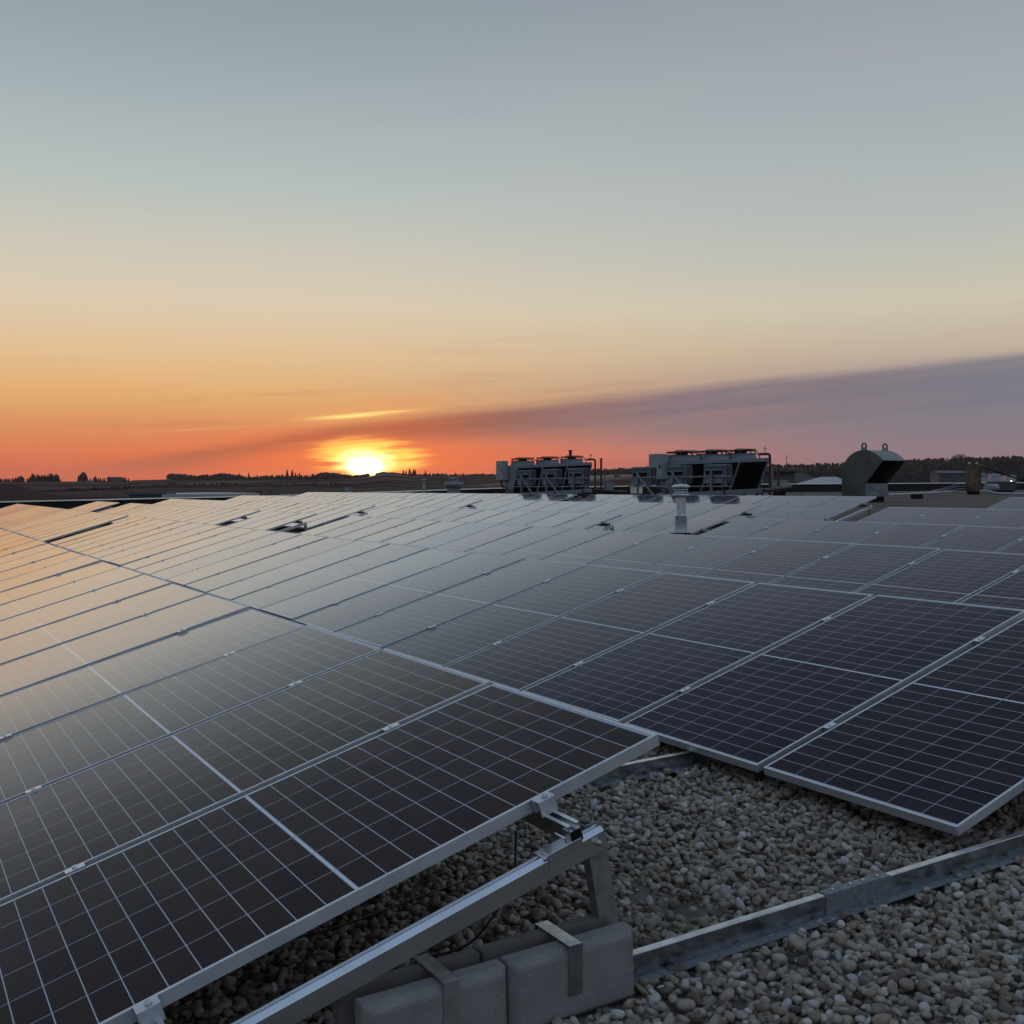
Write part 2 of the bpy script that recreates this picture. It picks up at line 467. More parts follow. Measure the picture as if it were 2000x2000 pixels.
# --- solar glass: object space cells, 24 half cells by 6, white centre bar
def make_pv():
    m = bpy.data.materials.new('solar glass'); m.use_nodes = True
    t = m.node_tree; n = NT(t); b = t.nodes['Principled BSDF']
    co = n.n('ShaderNodeTexCoord').outputs['Object']
    sp = n.n('ShaderNodeSeparateXYZ'); t.links.new(co, sp.inputs[0])
    x, y = sp.outputs[0], sp.outputs[1]
    ax = n.m('ABSOLUTE', x)
    px_ = (0.985 - 0.005) / 12.0
    py_ = 0.968 / 6.0
    gx = n.m('SUBTRACT', ax, 0.005)
    fx = n.m('ABSOLUTE', n.m('SUBTRACT', n.m('FRACT', n.m('DIVIDE', gx, px_)), 0.5))
    fy = n.m('ABSOLUTE', n.m('SUBTRACT', n.m('FRACT', n.m('DIVIDE', n.m('ADD', y, 0.484), py_)), 0.5))
    lx = n.m('GREATER_THAN', fx, 0.5 - 0.0015 / px_)
    ly = n.m('GREATER_THAN', fy, 0.5 - 0.0012 / py_)
    mid = n.m('LESS_THAN', ax, 0.0052)
    seg = n.m('LESS_THAN', fy, 0.5 - 0.004 / py_)
    ribbon = n.m('MULTIPLY', n.m('LESS_THAN', ax, 0.0030), seg)
    bx = n.m('GREATER_THAN', ax, 0.987)
    by = n.m('GREATER_THAN', n.m('ABSOLUTE', y), 0.4855)
    line = n.m('MAXIMUM', n.m('MAXIMUM', lx, ly), n.m('MAXIMUM', mid, n.m('MAXIMUM', bx, by)))
    # fine busbars on each cell
    fb = n.m('ABSOLUTE', n.m('SUBTRACT', n.m('FRACT', n.m('DIVIDE', n.m('ADD', y, 0.484), py_ / 9.0)), 0.5))
    wire = n.m('MULTIPLY', n.m('GREATER_THAN', fb, 0.489), 0.10)
    # cell to cell shade
    cellv = n.n('ShaderNodeTexWhiteNoise')
    oi = n.n('ShaderNodeObjectInfo')
    cid = n.xyz(n.m('FLOOR', n.m('DIVIDE', x, px_)), n.m('FLOOR', n.m('DIVIDE', n.m('ADD', y, 0.484), py_)), n.m('MULTIPLY', oi.outputs['Random'], 91.0))
    t.links.new(cid, cellv.inputs[0])
    hs = n.n('ShaderNodeSeparateColor'); t.links.new(oi.outputs['Color'], hs.inputs[0]); hue = hs.outputs[0]
    tone = n.mix(hue, (0.050, 0.034, 0.028, 1), (0.026, 0.022, 0.048, 1))
    tone = n.mix(n.m('MULTIPLY', cellv.outputs[0], 0.6), tone, (0.020, 0.015, 0.022, 1))
    dirt = n.noise(co, 2.2, 5, 0.65)
    tone = n.mix(n.m('MULTIPLY', n.smooth(dirt, 0.45, 0.8), 0.10), tone, (0.10, 0.09, 0.085, 1))
    c = n.mix(wire, tone, (0.22, 0.22, 0.24, 1))
    c = n.mix(line, c, (0.50, 0.53, 0.58, 1))
    c = n.mix(ribbon, c, (0.80, 0.82, 0.84, 1))
    t.links.new(c, b.inputs['Base Color'])
    b.inputs['Roughness'].default_value = 0.5
    b.inputs['Specular IOR Level'].default_value = 0.0
    # anti-reflective, slightly dusty glass: weak mirror from above, strong at grazing angles
    lw = n.n('ShaderNodeLayerWeight'); lw.inputs['Blend'].default_value = 0.5
    g = lambda v: (v, v, v, 1)
    fr = n.ramp(lw.outputs['Facing'], [(0.0, g(.008)), (0.45, g(.015)), (0.58, g(.028)), (0.65, g(.065)), (0.69, g(.125)), (0.735, g(.235)), (0.78, g(.40)),
                                       (0.82, g(.62)), (0.88, g(.78)), (1.0, g(.88))])
    gl = n.n('ShaderNodeBsdfGlossy')
    t.links.new(n.mix(hue, (1.0, 0.94, 0.945, 1), (0.93, 0.94, 1.0, 1)), gl.inputs['Color'])
    t.links.new(n.m('ADD', 0.095, n.m('MULTIPLY', dirt, 0.05)), gl.inputs['Roughness'])
    bn = n.n('ShaderNodeBump'); bn.inputs['Strength'].default_value = 0.03; bn.inputs['Distance'].default_value = 0.002
    t.links.new(n.noise(co, 6.0, 2), bn.inputs['Height'])
    t.links.new(bn.outputs[0], gl.inputs['Normal'])
    mx = n.n('ShaderNodeMixShader')
    t.links.new(fr, mx.inputs[0]); t.links.new(b.outputs[0], mx.inputs[1]); t.links.new(gl.outputs[0], mx.inputs[2])
    t.links.new(mx.outputs[0], t.nodes['Material Output'].inputs[0])
    return m
M['pv'] = make_pv()

# --- gravel seen from far and under the loose pebbles
def make_gravel():
    m = bpy.data.materials.new('roof gravel'); m.use_nodes = True
    t = m.node_tree; n = NT(t); b = t.nodes['Principled BSDF']
    co = n.n('ShaderNodeTexCoord').outputs['Object']
    vo = n.n('ShaderNodeTexVoronoi'); t.links.new(co, vo.inputs['Vector']); vo.inputs['Scale'].default_value = 30
    vd = n.n('ShaderNodeTexVoronoi'); t.links.new(co, vd.inputs['Vector']); vd.inputs['Scale'].default_value = 30
    vd.feature = 'DISTANCE_TO_EDGE'
    sp = n.n('ShaderNodeSeparateColor'); t.links.new(vo.outputs['Color'], sp.inputs[0])
    big = n.noise(co, 0.35, 5, 0.6)
    c = n.ramp(sp.outputs[0], [(0.0, (0.15, 0.115, 0.085, 1)), (0.5, (0.31, 0.25, 0.19, 1)), (1.0, (0.47, 0.40, 0.32, 1))])
    c = n.mix(n.smooth(vd.outputs[0], 0.0, 0.12), (0.03, 0.026, 0.022, 1), c)
    c = n.mix(n.m('MULTIPLY', n.smooth(big, 0.4, 0.7), 0.35), c, (0.12, 0.10, 0.08, 1))
    c = n.mix(n.m('MULTIPLY', n.smooth(n.noise(co, 3.4, 7, 0.75), 0.42, 0.62), 0.65), c, (0.085, 0.07, 0.056, 1))
    t.links.new(c, b.inputs['Base Color'])
    b.inputs['Roughness'].default_value = 0.9
    b.inputs['Specular IOR Level'].default_value = 0.25
    bn = n.n('ShaderNodeBump'); bn.inputs['Strength'].default_value = 0.9; bn.inputs['Distance'].default_value = 0.02
    t.links.new(n.smooth(vd.outputs[0], 0.0, 0.25), bn.inputs['Height'])
    t.links.new(bn.outputs[0], b.inputs['Normal'])
    return m
M['gravel'] = make_gravel()
M['bed'] = mat('dusty roof membrane', (0.19, 0.165, 0.14), 0.9, noise=(9, 0.35), bump=(90, 0.4, 0.006), spec=0.2)

def make_pebble():
    m = bpy.data.materials.new('river pebble'); m.use_nodes = True
    t = m.node_tree; n = NT(t); b = t.nodes['Principled BSDF']
    oi = n.n('ShaderNodeObjectInfo')
    co = n.n('ShaderNodeTexCoord').outputs['Object']
    r = oi.outputs['Random']
    c = n.ramp(r, [(0.0, (0.11, 0.088, 0.072, 1)), (0.10, (0.23, 0.18, 0.138, 1)), (0.30, (0.37, 0.31, 0.245, 1)),
                   (0.6, (0.42, 0.36, 0.29, 1)), (0.70, (0.34, 0.27, 0.195, 1)), (0.84, (0.45, 0.41, 0.35, 1)), (0.95, (0.50, 0.49, 0.455, 1)), (1.0, (0.66, 0.63, 0.58, 1))])
    v = n.n('ShaderNodeVectorMath', operation='ADD'); t.links.new(co, v.inputs[0])
    t.links.new(n.xyz(n.m('MULTIPLY', r, 37.0), n.m('MULTIPLY', r, 11.0), 0.0), v.inputs[1])
    f = n.noise(v.outputs[0], 1.3, 6, 0.65)
    c = n.mix(n.m('MULTIPLY', n.smooth(f, 0.42, 0.7), 0.5), c, (0.10, 0.085, 0.07, 1))
    t.links.new(c, b.inputs['Base Color'])
    b.inputs['Roughness'].default_value = 0.82
    b.inputs['Specular IOR Level'].default_value = 0.3
    bn = n.n('ShaderNodeBump'); bn.inputs['Strength'].default_value = 0.25; bn.inputs['Distance'].default_value = 0.05
    t.links.new(n.noise(v.outputs[0], 7.0, 5, 0.6), bn.inputs['Height']); t.links.new(bn.outputs[0], b.inputs['Normal'])
    return m
M['pebble'] = make_pebble()

# ------------------------------------------------------------------ terrain
EPX = [-1500, -600, 0, 110, 240, 262, 330, 420, 520, 640, 700, 722, 750, 775, 800, 900, 1000, 1150, 1300, 1500, 1640, 1770, 1870, 2000, 2600, 4000]
EY = [948, 945, 943, 943, 943, 940, 938, 939, 938, 937, 935, 932, 927, 928, 931, 931, 930, 926, 920, 917, 914, 910, 907, 905, 904, 908]
BASE = -9.0
RIDGE = 2400.0
def az_to_px(a):
    d = a - YAW
    d = np.clip(d, -1.35, 1.35)
    return 1000 + FPX * np.tan(d)
def terrain(x, y):
    dx, dy = x - CAM.x, y - CAM.y
    r = np.hypot(dx, dy)
    a = np.arctan2(dx, dy)
    px = az_to_px(a)
    ey = np.interp(px, EPX, EY)
    zr = CAM.z + RIDGE * (954.3 - ey) / FPX
    s = np.clip((r - 420) / (RIDGE - 420), 0, 1)
    s = s * s * (3 - 2 * s)
    z = BASE + (zr - BASE) * s
    # rolling relief in the middle distance
    env = np.clip((r - 250) / 250, 0, 1) * np.clip((2300 - r) / 700, 0, 1)
    z = z + env * (3.2 * np.sin(x * 0.011 + 1.3) * np.cos(y * 0.008) + 1.4 * np.sin(x * 0.004 - y * 0.006 + 0.5))
    # near hillock at the far left
    z = z + 9.0 * np.exp(-(((px - 10) / 75.0) ** 2) - ((r - 700) / 140.0) ** 2)
    # beyond the ridge the land falls away
    z = z - np.clip((r - RIDGE) / 1200, 0, 1.5) * 14
    return z
def tz(x, y):
    return float(terrain(np.float64(x), np.float64(y)))

def make_terrain():
    az = np.concatenate([np.linspace(-PI, YAW - 0.62, 60, endpoint=False), np.linspace(YAW - 0.62, YAW + 0.62, 420, endpoint=False), np.linspace(YAW + 0.62, PI, 60, endpoint=False)])
    rr = np.concatenate([[3.0, 40, 100], np.geomspace(150, 6500, 110)])
    na, nr = len(az), len(rr)
    Aa, Rr = np.meshgrid(az, rr)
    X = CAM.x + Rr * np.sin(Aa); Y = CAM.y + Rr * np.cos(Aa)
    Z = terrain(X, Y)
    vs = np.stack([X, Y, Z], -1).reshape(-1, 3)
    fs = []
    for i in range(nr - 1):
        for j in range(na):
            k = (j + 1) % na
            fs.append((i * na + j, (i + 1) * na + j, (i + 1) * na + k, i * na + k))
    fs.append(tuple(range(na)))
    m = bpy.data.materials.new('spring farmland'); m.use_nodes = True
    t = m.node_tree; n = NT(t); b = t.nodes['Principled BSDF']
    co = n.n('ShaderNodeTexCoord').outputs['Object']
    mp = n.n('ShaderNodeMapping'); t.links.new(co, mp.inputs[0]); mp.inputs['Rotation'].default_value = (0, 0, -0.3)
    mp.inputs['Scale'].default_value = (1.0, 2.2, 1.0)
    vo = n.n('ShaderNodeTexVoronoi'); t.links.new(mp.outputs[0], vo.inputs['Vector']); vo.inputs['Scale'].default_value = 0.0032
    sp = n.n('ShaderNodeSeparateColor'); t.links.new(vo.outputs['Color'], sp.inputs[0])
    fcol = n.ramp(sp.outputs[0], [(0.0, (0.050, 0.030, 0.028, 1)), (0.3, (0.10, 0.060, 0.050, 1)), (0.5, (0.23, 0.155, 0.12, 1)), (0.72, (0.085, 0.066, 0.042, 1)), (0.86, (0.14, 0.095, 0.075, 1)), (1.0, (0.46, 0.34, 0.26, 1))])
    f2 = n.noise(mp.outputs[0], 0.012, 8, 0.65)
    fcol = n.mix(n.m('MULTIPLY', n.smooth(f2, 0.42, 0.66), 0.75), fcol, (0.060, 0.036, 0.033, 1))
    f3 = n.noise(mp.outputs[0], 0.09, 6, 0.7)
    fcol = n.mix(n.m('MULTIPLY', n.smooth(f3, 0.4, 0.7), 0.5), fcol, (0.045, 0.029, 0.028, 1))
    t.links.new(fcol, b.inputs['Base Color'])
    b.inputs['Roughness'].default_value = 1.0
    b.inputs['Specular IOR Level'].default_value = 0.0
    mb = MB(); mb.v = [tuple(v) for v in vs]; mb.f = fs; mb.sm = [True] * len(fs)
    me = bpy.data.meshes.new('ground'); me.from_pydata(mb.v, [], mb.f)
    me.polygons.foreach_set('use_smooth', mb.sm); me.materials.append(m)
    o = bpy.data.objects.new('ground', me); COL.objects.link(o)
    tag(o, 'dark rolling farmland and low hills beyond the roof', 'ground', kind='structure')
make_terrain()

# ------------------------------------------------------------------ roof of the building we stand on
YP = 52.0
def roof():
    xs = sorted(set(GX + [1.5, 5, 8, 11, 14.5, 20, 24, 35, 42, 60, 75]))
    xs = [x for x in xs if -14 <= x <= 140]
    ys = [-14, YP]
    mb = MB()
    vs = [(x, y, G(x) - 0.030) for x in xs for y in ys]
    n = len(xs)
    mb.add(vs, [(2 * i, 2 * i + 2, 2 * i + 3, 2 * i + 1) for i in range(n - 1)])
    o = mb.build('roof', M['gravel'])
    tag(o, 'flat gravel covered roof that carries the solar rows', 'roof', kind='structure')
    wb = MB()
    for (xa, ya), (xb, yb) in (((-14, -14), (140, -14)), ((140, -14), (140, YP + .3)), ((140, YP + .3), (-14, YP + .3)), ((-14, YP + .3), (-14, -14))):
        wb.add([(xa, ya, BASE - 2), (xb, yb, BASE - 2), (xb, yb, G(xb) - 0.03), (xa, ya, G(xa) - 0.03)], [(0, 1, 2, 3)])
    tag(wb.build('building_wall', M['far_wall']), 'cladding walls of the building under the gravel roof', 'wall', kind='structure')
roof()

PTOP_X = [-14, 3, 16, 29, 40, 48, 73, 100, 140]
PTOP_Z = [.50, .74, .98, 1.37, 1.52, 1.64, 1.80, 1.95, 2.1]
def parapet():
    r = thing('parapet', 'long black roof parapet with a pale metal coping along the far roof edge', 'parapet', (0, YP, 0))
    mb, cp = MB(), MB()
    for i in range(len(PTOP_X) - 1):
        xa, xb = PTOP_X[i], PTOP_X[i + 1]
        za, zb = PTOP_Z[i], PTOP_Z[i + 1]
        mb.add([(xa, 0, G(xa) - .3), (xb, 0, G(xb) - .3), (xb, 0, zb), (xa, 0, za),
                (xa, .3, G(xa) - .3), (xb, .3, G(xb) - .3), (xb, .3, zb), (xa, .3, za)],
               [(0, 1, 2, 3), (5, 4, 7, 6), (3, 2, 6, 7)])
        cp.add([(xa, -.06, za + .0), (xb, -.06, zb + .0), (xb, .0, zb + .05), (xa, .0, za + .05),
                (xa, .36, za + .0), (xb, .36, zb + .0), (xb, .36, zb + .05), (xa, .36, za + .05)],
               [(0, 1, 2, 3), (5, 4, 7, 6), (3, 2, 6, 7), (1, 0, 4, 5)])
    mb.build('wall', M['membrane'], r)
    cp.build('coping', M['coping'], r)
parapet()

# ------------------------------------------------------------------ loose pebbles near the camera
BLK = (-1.045, -0.225, -0.215, -0.03)             # ballast footprint x0,x1,y0,y1
BARE = [on_y(1282, 1742, .35), on_y(1350, 1770, .3)]
def ground_hit(px, py):
    v = ray(px, py)
    s = 0.0282
    t = (s * CAM.x - CAM.z) / (v.z - s * v.x)
    return CAM + v * t
BARE = [ground_hit(1262, 1742), ground_hit(1362, 1776), ground_hit(1320, 1765)]
CHANNEL_Y = [-0.13, 1.46, 3.05]

def pebbles():
    protos = []
    pc = bpy.data.collections.new('pebble shapes')
    for k in range(9):
        bm = bmesh.new()
        bmesh.ops.create_icosphere(bm, subdivisions=3, radius=1.0)
        r2 = np.random.default_rng(100 + k)
        fx = r2.normal(size=(5, 3)) * 1.3
        ph = r2.uniform(0, 6, 5)
        am = r2.uniform(0.03, 0.10, 5)
        sc = (1.0, r2.uniform(.68, .92), r2.uniform(.48, .75))
        for v in bm.verts:
            p = v.co.copy()
            f = 1 + sum(am[i] * math.sin(p.x * fx[i, 0] + p.y * fx[i, 1] + p.z * fx[i, 2] + ph[i]) for i in range(5))
            q = 2.4
            nrm = (abs(p.x) ** q + abs(p.y) ** q + abs(p.z) ** q) ** (1 / q)
            p = p / nrm * f
            v.co = Vector((p.x * sc[0], p.y * sc[1], p.z * sc[2]))
        me = bpy.data.meshes.new('pebble')
        bm.to_mesh(me); bm.free()
        me.polygons.foreach_set('use_smooth', [True] * len(me.polygons))
        me.materials.append(M['pebble'])
        o = bpy.data.objects.new('pebble', me)
        pc.objects.link(o)
        protos.append(o)
    # drop pebbles one by one on a height field
    x0, x1, y0, y1 = -2.2, 7.6, -1.35, 6.0
    cell = 0.007
    nx, ny = int((x1 - x0) / cell), int((y1 - y0) / cell)
    H = np.zeros((nx, ny), np.float32)
    n_try = 175000
    cand = np.stack([rng.uniform(x0, x1, n_try), rng.uniform(y0, y1, n_try)], 1)
    # keep the part the camera (or one a step aside) can see
    d = np.concatenate([cand, (cand[:, 0] * 0.0282)[:, None]], 1) - np.array(CAM)
    dep = d @ np.array(DIR); u = 1000 + FPX * (d @ np.array(RIGHT)) / dep; v = 1000 - FPX * (d @ np.array(UP)) / dep
    ok = (dep > 0.5) & (u > -150) & (u < 2300) & (v < 2300)
    # thin out with depth
    ok &= (rng.uniform(0, 1, n_try) < np.clip(1.25 - (dep - 4.5) * 0.14, 0.25, 1))
    # inside the far left under the first row nothing shows
    ok &= ~((cand[:, 1] > 2.2) & (cand[:, 0] < 0.25)) 
    ok &= ~((cand[:, 1] > 3.4) & (cand[:, 0] < 1.0))
    ok &= ~((cand[:, 0] > 1.5) & (cand[:, 0] < 3.3) & (cand[:, 1] > 1.2))
    cand = cand[ok]; dep = dep[ok]
    P, R, S, K = [], [], [], []
    for (cx, cy), dd in zip(cand, dep):
        r = 0.0094 + 0.0112 * rng.beta(1.7, 3.0)
        t_ = rng.uniform()
        if t_ < 0.012: r *= 1.45
        elif t_ > 0.90: r *= 0.68
        if dd > 5: r *= 1.15
        if BLK[0] - r * .8 < cx < BLK[1] + r * .8 and BLK[2] - r * .8 < cy < BLK[3] + r * .8: continue
        if min(abs(cy - c) for c in CHANNEL_Y) < 0.014 + r * .75: continue
        for i, b in enumerate(BARE):
            q = math.hypot((cx - b.x) / 1.2, (cy - b.y) / 1.0)
            if q < 0.058 + 0.018 * math.sin(9 * math.atan2(cy - b.y, cx - b.x) + i) and rng.uniform() < 0.97: break
        else:
            i0 = int((cx - x0 - r * .8) / cell); i1 = int((cx - x0 + r * .8) / cell) + 1
            j0 = int((cy - y0 - r * .8) / cell); j1 = int((cy - y0 + r * .8) / cell) + 1
            if i0 < 0 or j0 < 0 or i1 > nx or j1 > ny: continue
            sub = H[i0:i1, j0:j1]
            hm = float(np.sort(sub.ravel())[int(sub.size * .72)])
            if hm > 0.030: continue
            flat = 0.62
            zc = hm + r * flat * 0.80
            ii = (np.arange(i0, i1) + .5) * cell + x0 - cx
            jj = (np.arange(j0, j1) + .5) * cell + y0 - cy
            d2 = (ii[:, None] ** 2 + jj[None, :] ** 2) / (r * r)
            cap = np.where(d2 < 1, zc + r * flat * np.sqrt(np.maximum(1 - d2, 0)), 0)
            np.maximum(sub, cap, out=sub)
            P.append((cx, cy, zc - 0.026 + G(cx)))
            R.append((rng.normal(0, .38), rng.normal(0, .38), rng.uniform(0, 2 * PI)))
            a = rng.uniform(.95, 1.45); 
            S.append((r * a, r * rng.uniform(.85, 1.1), r * rng.uniform(.9, 1.15)))
            K.append(int(rng.integers(0, 9)))
    me = bpy.data.meshes.new('pebbles')
    me.from_pydata(P, [], [])
    at = me.attributes.new('rot', 'FLOAT_VECTOR', 'POINT'); at.data.foreach_set('vector', np.array(R, np.float32).ravel())
    at = me.attributes.new('size', 'FLOAT_VECTOR', 'POINT'); at.data.foreach_set('vector', np.array(S, np.float32).ravel())
    at = me.attributes.new('pick', 'INT', 'POINT'); at.data.foreach_set('value', np.array(K, np.int32))
    o = bpy.data.objects.new('pebbles', me); COL.objects.link(o)
    ng = bpy.data.node_groups.new('scatter pebbles', 'GeometryNodeTree')
    ng.interface.new_socket('Geometry', in_out='INPUT', socket_type='NodeSocketGeometry')
    ng.interface.new_socket('Geometry', in_out='OUTPUT', socket_type='NodeSocketGeometry')
    gi = ng.nodes.new('NodeGroupInput'); go = ng.nodes.new('NodeGroupOutput')
    ci = ng.nodes.new('GeometryNodeCollectionInfo')
    ci.inputs['Collection'].default_value = pc
    ci.inputs['Separate Children'].default_value = True
    ci.inputs['Reset Children'].default_value = True
    ip = ng.nodes.new('GeometryNodeInstanceOnPoints')
    def attr(name, ty):
        a = ng.nodes.new('GeometryNodeInputNamedAttribute'); a.data_type = ty; a.inputs['Name'].default_value = name
        return [s for s in a.outputs if s.enabled and s.name == 'Attribute'][0]
    ng.links.new(gi.outputs[0], ip.inputs['Points'])
    ng.links.new(ci.outputs[0], ip.inputs['Instance'])
    ip.inputs['Pick Instance'].default_value = True
    ng.links.new(attr('pick', 'INT'), ip.inputs['Instance Index'])
    e2r = ng.nodes.new('FunctionNodeEulerToRotation')
    ng.links.new(attr('rot', 'FLOAT_VECTOR'), e2r.inputs[0])
    ng.links.new(e2r.outputs[0], ip.inputs['Rotation'])
    ng.links.new(attr('size', 'FLOAT_VECTOR'), ip.inputs['Scale'])
    ng.links.new(ip.outputs[0], go.inputs[0])
    md = o.modifiers.new('pebbles', 'NODES'); md.node_group = ng
    tag(o, 'loose rounded grey and tan river pebbles covering the near roof', 'pebbles', kind='stuff')
    # dusty membrane under the loose stones
    b = MB(); b.add([(x, y, G(x) - 0.022) for x in (x0, 0, 3.248, 6.496, x1) for y in (y0, y1)],
                    [(0, 2, 3, 1), (2, 4, 5, 3), (4, 6, 7, 5), (6, 8, 9, 7)])
    tag(b.build('roof_membrane', M['bed']), 'dusty brown membrane showing in bare spots between pebbles', 'roof', kind='structure')
    print('PEBBLES', len(P))
pebbles()

# ------------------------------------------------------------------ solar panels
TILT = 0.2867
CT, ST = math.cos(TILT), math.sin(TILT)
UX = Vector((CT, 0, ST)); UZ = Vector((-ST, 0, CT)); UY = Vector((0, 1, 0))
L, PITCHY, H0 = 2.01, 1.0281, 0.63
XR = [3.248 * i for i in range(6)]
OFF = [0.0, -0.052, -0.0794, 0.0354, -0.134, -0.175]
BLOCKS = [[(0, 11), (11, 21)],
          [(0, 11), (11, 23), (24, 47)],
          [(1, 11), (11, 18), (20, 23), (24, 40), (42, 47)],
          [(4, 10), (13, 23), (24, 47)],
          [(6, 10), (13, 23), (24, 47)],
          [(8, 10), (13, 23), (24, 47)]]
ROWN = ['nearest row', 'second row', 'third row', 'fourth row', 'fifth row', 'farthest row']

def plane_pt(row, s, y, dn=0.0):
    """point on the panel plane of a row: s metres down from the upper edge, y along the row, dn below the glass plane"""
    return Vector((XR[row], y, G(XR[row]) + H0)) - UX * s - UZ * dn

def make_panel():
    r = thing('solar_panel', '', 'solar panel')
    hx, hy, wl, th = L / 2, 0.493, 0.011, 0.035
    f = MB()
    # frame: outer wall, top lip, inner return on all four sides
    for sx0, sx1, sy0, sy1 in ((-hx, hx, -hy, -hy + wl), (-hx, hx, hy - wl, hy), (-hx, -hx + wl, -hy + wl, hy - wl), (hx - wl, hx, -hy + wl, hy - wl)):
        f.box(sx0, sx1, sy0, sy1, -th, 0.0)
    for sx0, sx1, sy0, sy1 in ((-hx + wl, hx - wl, -hy + wl, -hy + wl + .02), (-hx + wl, hx - wl, hy - wl - .02, hy - wl)):
        f.box(sx0, sx1, sy0, sy1, -th, -th + .002)
    f.build('frame', M['alu'], r)
    g = MB(); g.box(-hx + wl, hx - wl, -hy + wl, hy - wl, -0.0075, -0.0016)
    g.build('glass', M['pv'], r).color = (.05, .05, .05, 1)
    return r

def clamp_mesh(end=False):
    c = MB()
    if not end:
        c.box(-.03, .03, -.031, .003, 0.0006, 0.0052)
        c.box(-.03, .03, -.022, -.0062, -.034, 0.0006)
        c.lathe([(.0075, .0052), (.0075, .012), (.004, .013), (.004, .009)], (0, -.014, 0), 10)
    else:
        c.box(-.028, .028, -.040, .006, 0.0006, 0.0056)
        c.box(-.028, .028, -.008, -.0022, -.034, 0.0006) 
        c.box(-.028, .028, -.040, -.036, -.040, 0.0006)
        c.lathe([(.009, .0056), (.009, .0115), (.0055, .0125), (.0055, .0170), (.002, .0175)], (.004, -.022, 0), 12)
    return c

def place_panels():
    proto = make_panel()
    first = True
    base_children = list(proto.children)
    mid = clamp_mesh(False).build('clamp', M['alu_rail']); mid.location = (0, -.5, 0)
    endc = clamp_mesh(True).build('clamp', M['alu'], bevel=0.0008, segs=1)
    n = 0
    for r in range(6):
        bl = BLOCKS[r]
        for bi, (k0, k1) in enumerate(bl):
            for k in range(k0, k1):
                yy = OFF[r] + k * PITCHY + 0.5
                if k == 11 and r in (0, 1, 2): yy += 0.014
                if k == 10 and r in (0, 1, 2): yy -= 0.008
                jx, jz = random.uniform(-.002, .002), random.uniform(-.0015, .0015)
                loc = plane_pt(r, L / 2 + jx, yy, jz)
                rot = (random.uniform(-.0055, .0055), -TILT + random.uniform(-.005, .005), random.uniform(-.0008, .0008))
                i = k - k0 + 1
                if bi == 0: where = 'near block' if r < 2 else 'block at right'
                else:
                    pk = bl[bi - 1][1]
                    where = {(11, 11): 'block past the joint', (18, 20): 'block past the hole', (23, 24): 'block past the walkway', (40, 42): 'block beside the parapet', (10, 13): 'block past the hole'}[(pk, k0)]
                lab = f'dark solar panel {ORD[i]} from camera in the {where}, {ROWN[r]}'
                if r == 0 and k == 0: lab = 'foreground solar panel with brown black cells above the concrete ballast blocks'
                if r == 1 and k == 0: lab = 'very dark solar panel at right, its low corner just above the pebbles'
                if first:
                    o = proto; first = False
                    o.location, o.rotation_euler = loc, rot
                    o['label'] = lab; o['group'] = 'solar panels in tilted rows'
                else:
                    o = proto.copy(); COL.objects.link(o)
                    o.location, o.rotation_euler = loc, rot
                    o['label'] = lab
                    for ch in base_children:
                        c = ch.copy(); COL.objects.link(c); c.parent = o
                        if ch.name.startswith('glass'):
                            hv = min(1, max(0, (.22 if r == 0 else .72) + random.uniform(-.22, .22))); c.color = (hv, hv, hv, 1)
                for sx in (-.555, .565):
                    src = endc if k == k0 else mid
                    c = src.copy(); COL.objects.link(c); c.parent = o; c.location = (sx, -.5, 0)
                n += 1
    bpy.data.objects.remove(mid); bpy.data.objects.remove(endc)
    print('PANELS', n)
place_panels()

# ------------------------------------------------------------------ mounting: rails, racks, base channels
def rail_profile():
    w, h, lip = .020, .052, .012
    return [(-w, 0), (w, 0), (w, h), (w - lip, h), (w - lip, h - .006), (w - .004, h - .006), (w - .004, h - .020), (-w + .004, h - .020),
            (-w + .004, h - .006), (-w + lip, h - .006), (-w + lip, h), (-w, h)]

def rails():
    for r in range(6):
        for bi, (k0, k1) in enumerate(BLOCKS[r]):
            ya = OFF[r] + k0 * PITCHY - 0.155
            yb = OFF[r] + k1 * PITCHY + 0.06
            for s, nm in ((0.44, 'upper'), (1.56, 'lower')):
                base = plane_pt(r, s, ya, .035 + .0525)
                bc = [k0, k1]
                bn = 'near block' if bi == 0 else f'{ORD[bi + 1]} block'
                o = MB().extrude(rail_profile(), (0, 0, 0), -UX, UZ, (0, yb - ya, 0)).build('mounting_rail', M['alu_rail'], loc=base)
                tag(o, f'slotted aluminium rail under the {nm} half of the {bn} in the {ROWN[r]}', 'mounting rail', 'mounting rails under the panels')
                e = MB()
                e.obox(UY * -0.0014 + UZ * .019, UX, UY, UZ, .033, .002, .032)
                e.build('end_shade', M['dark'], o)  # dark plate paints the shade of a hollow rail end
rails()

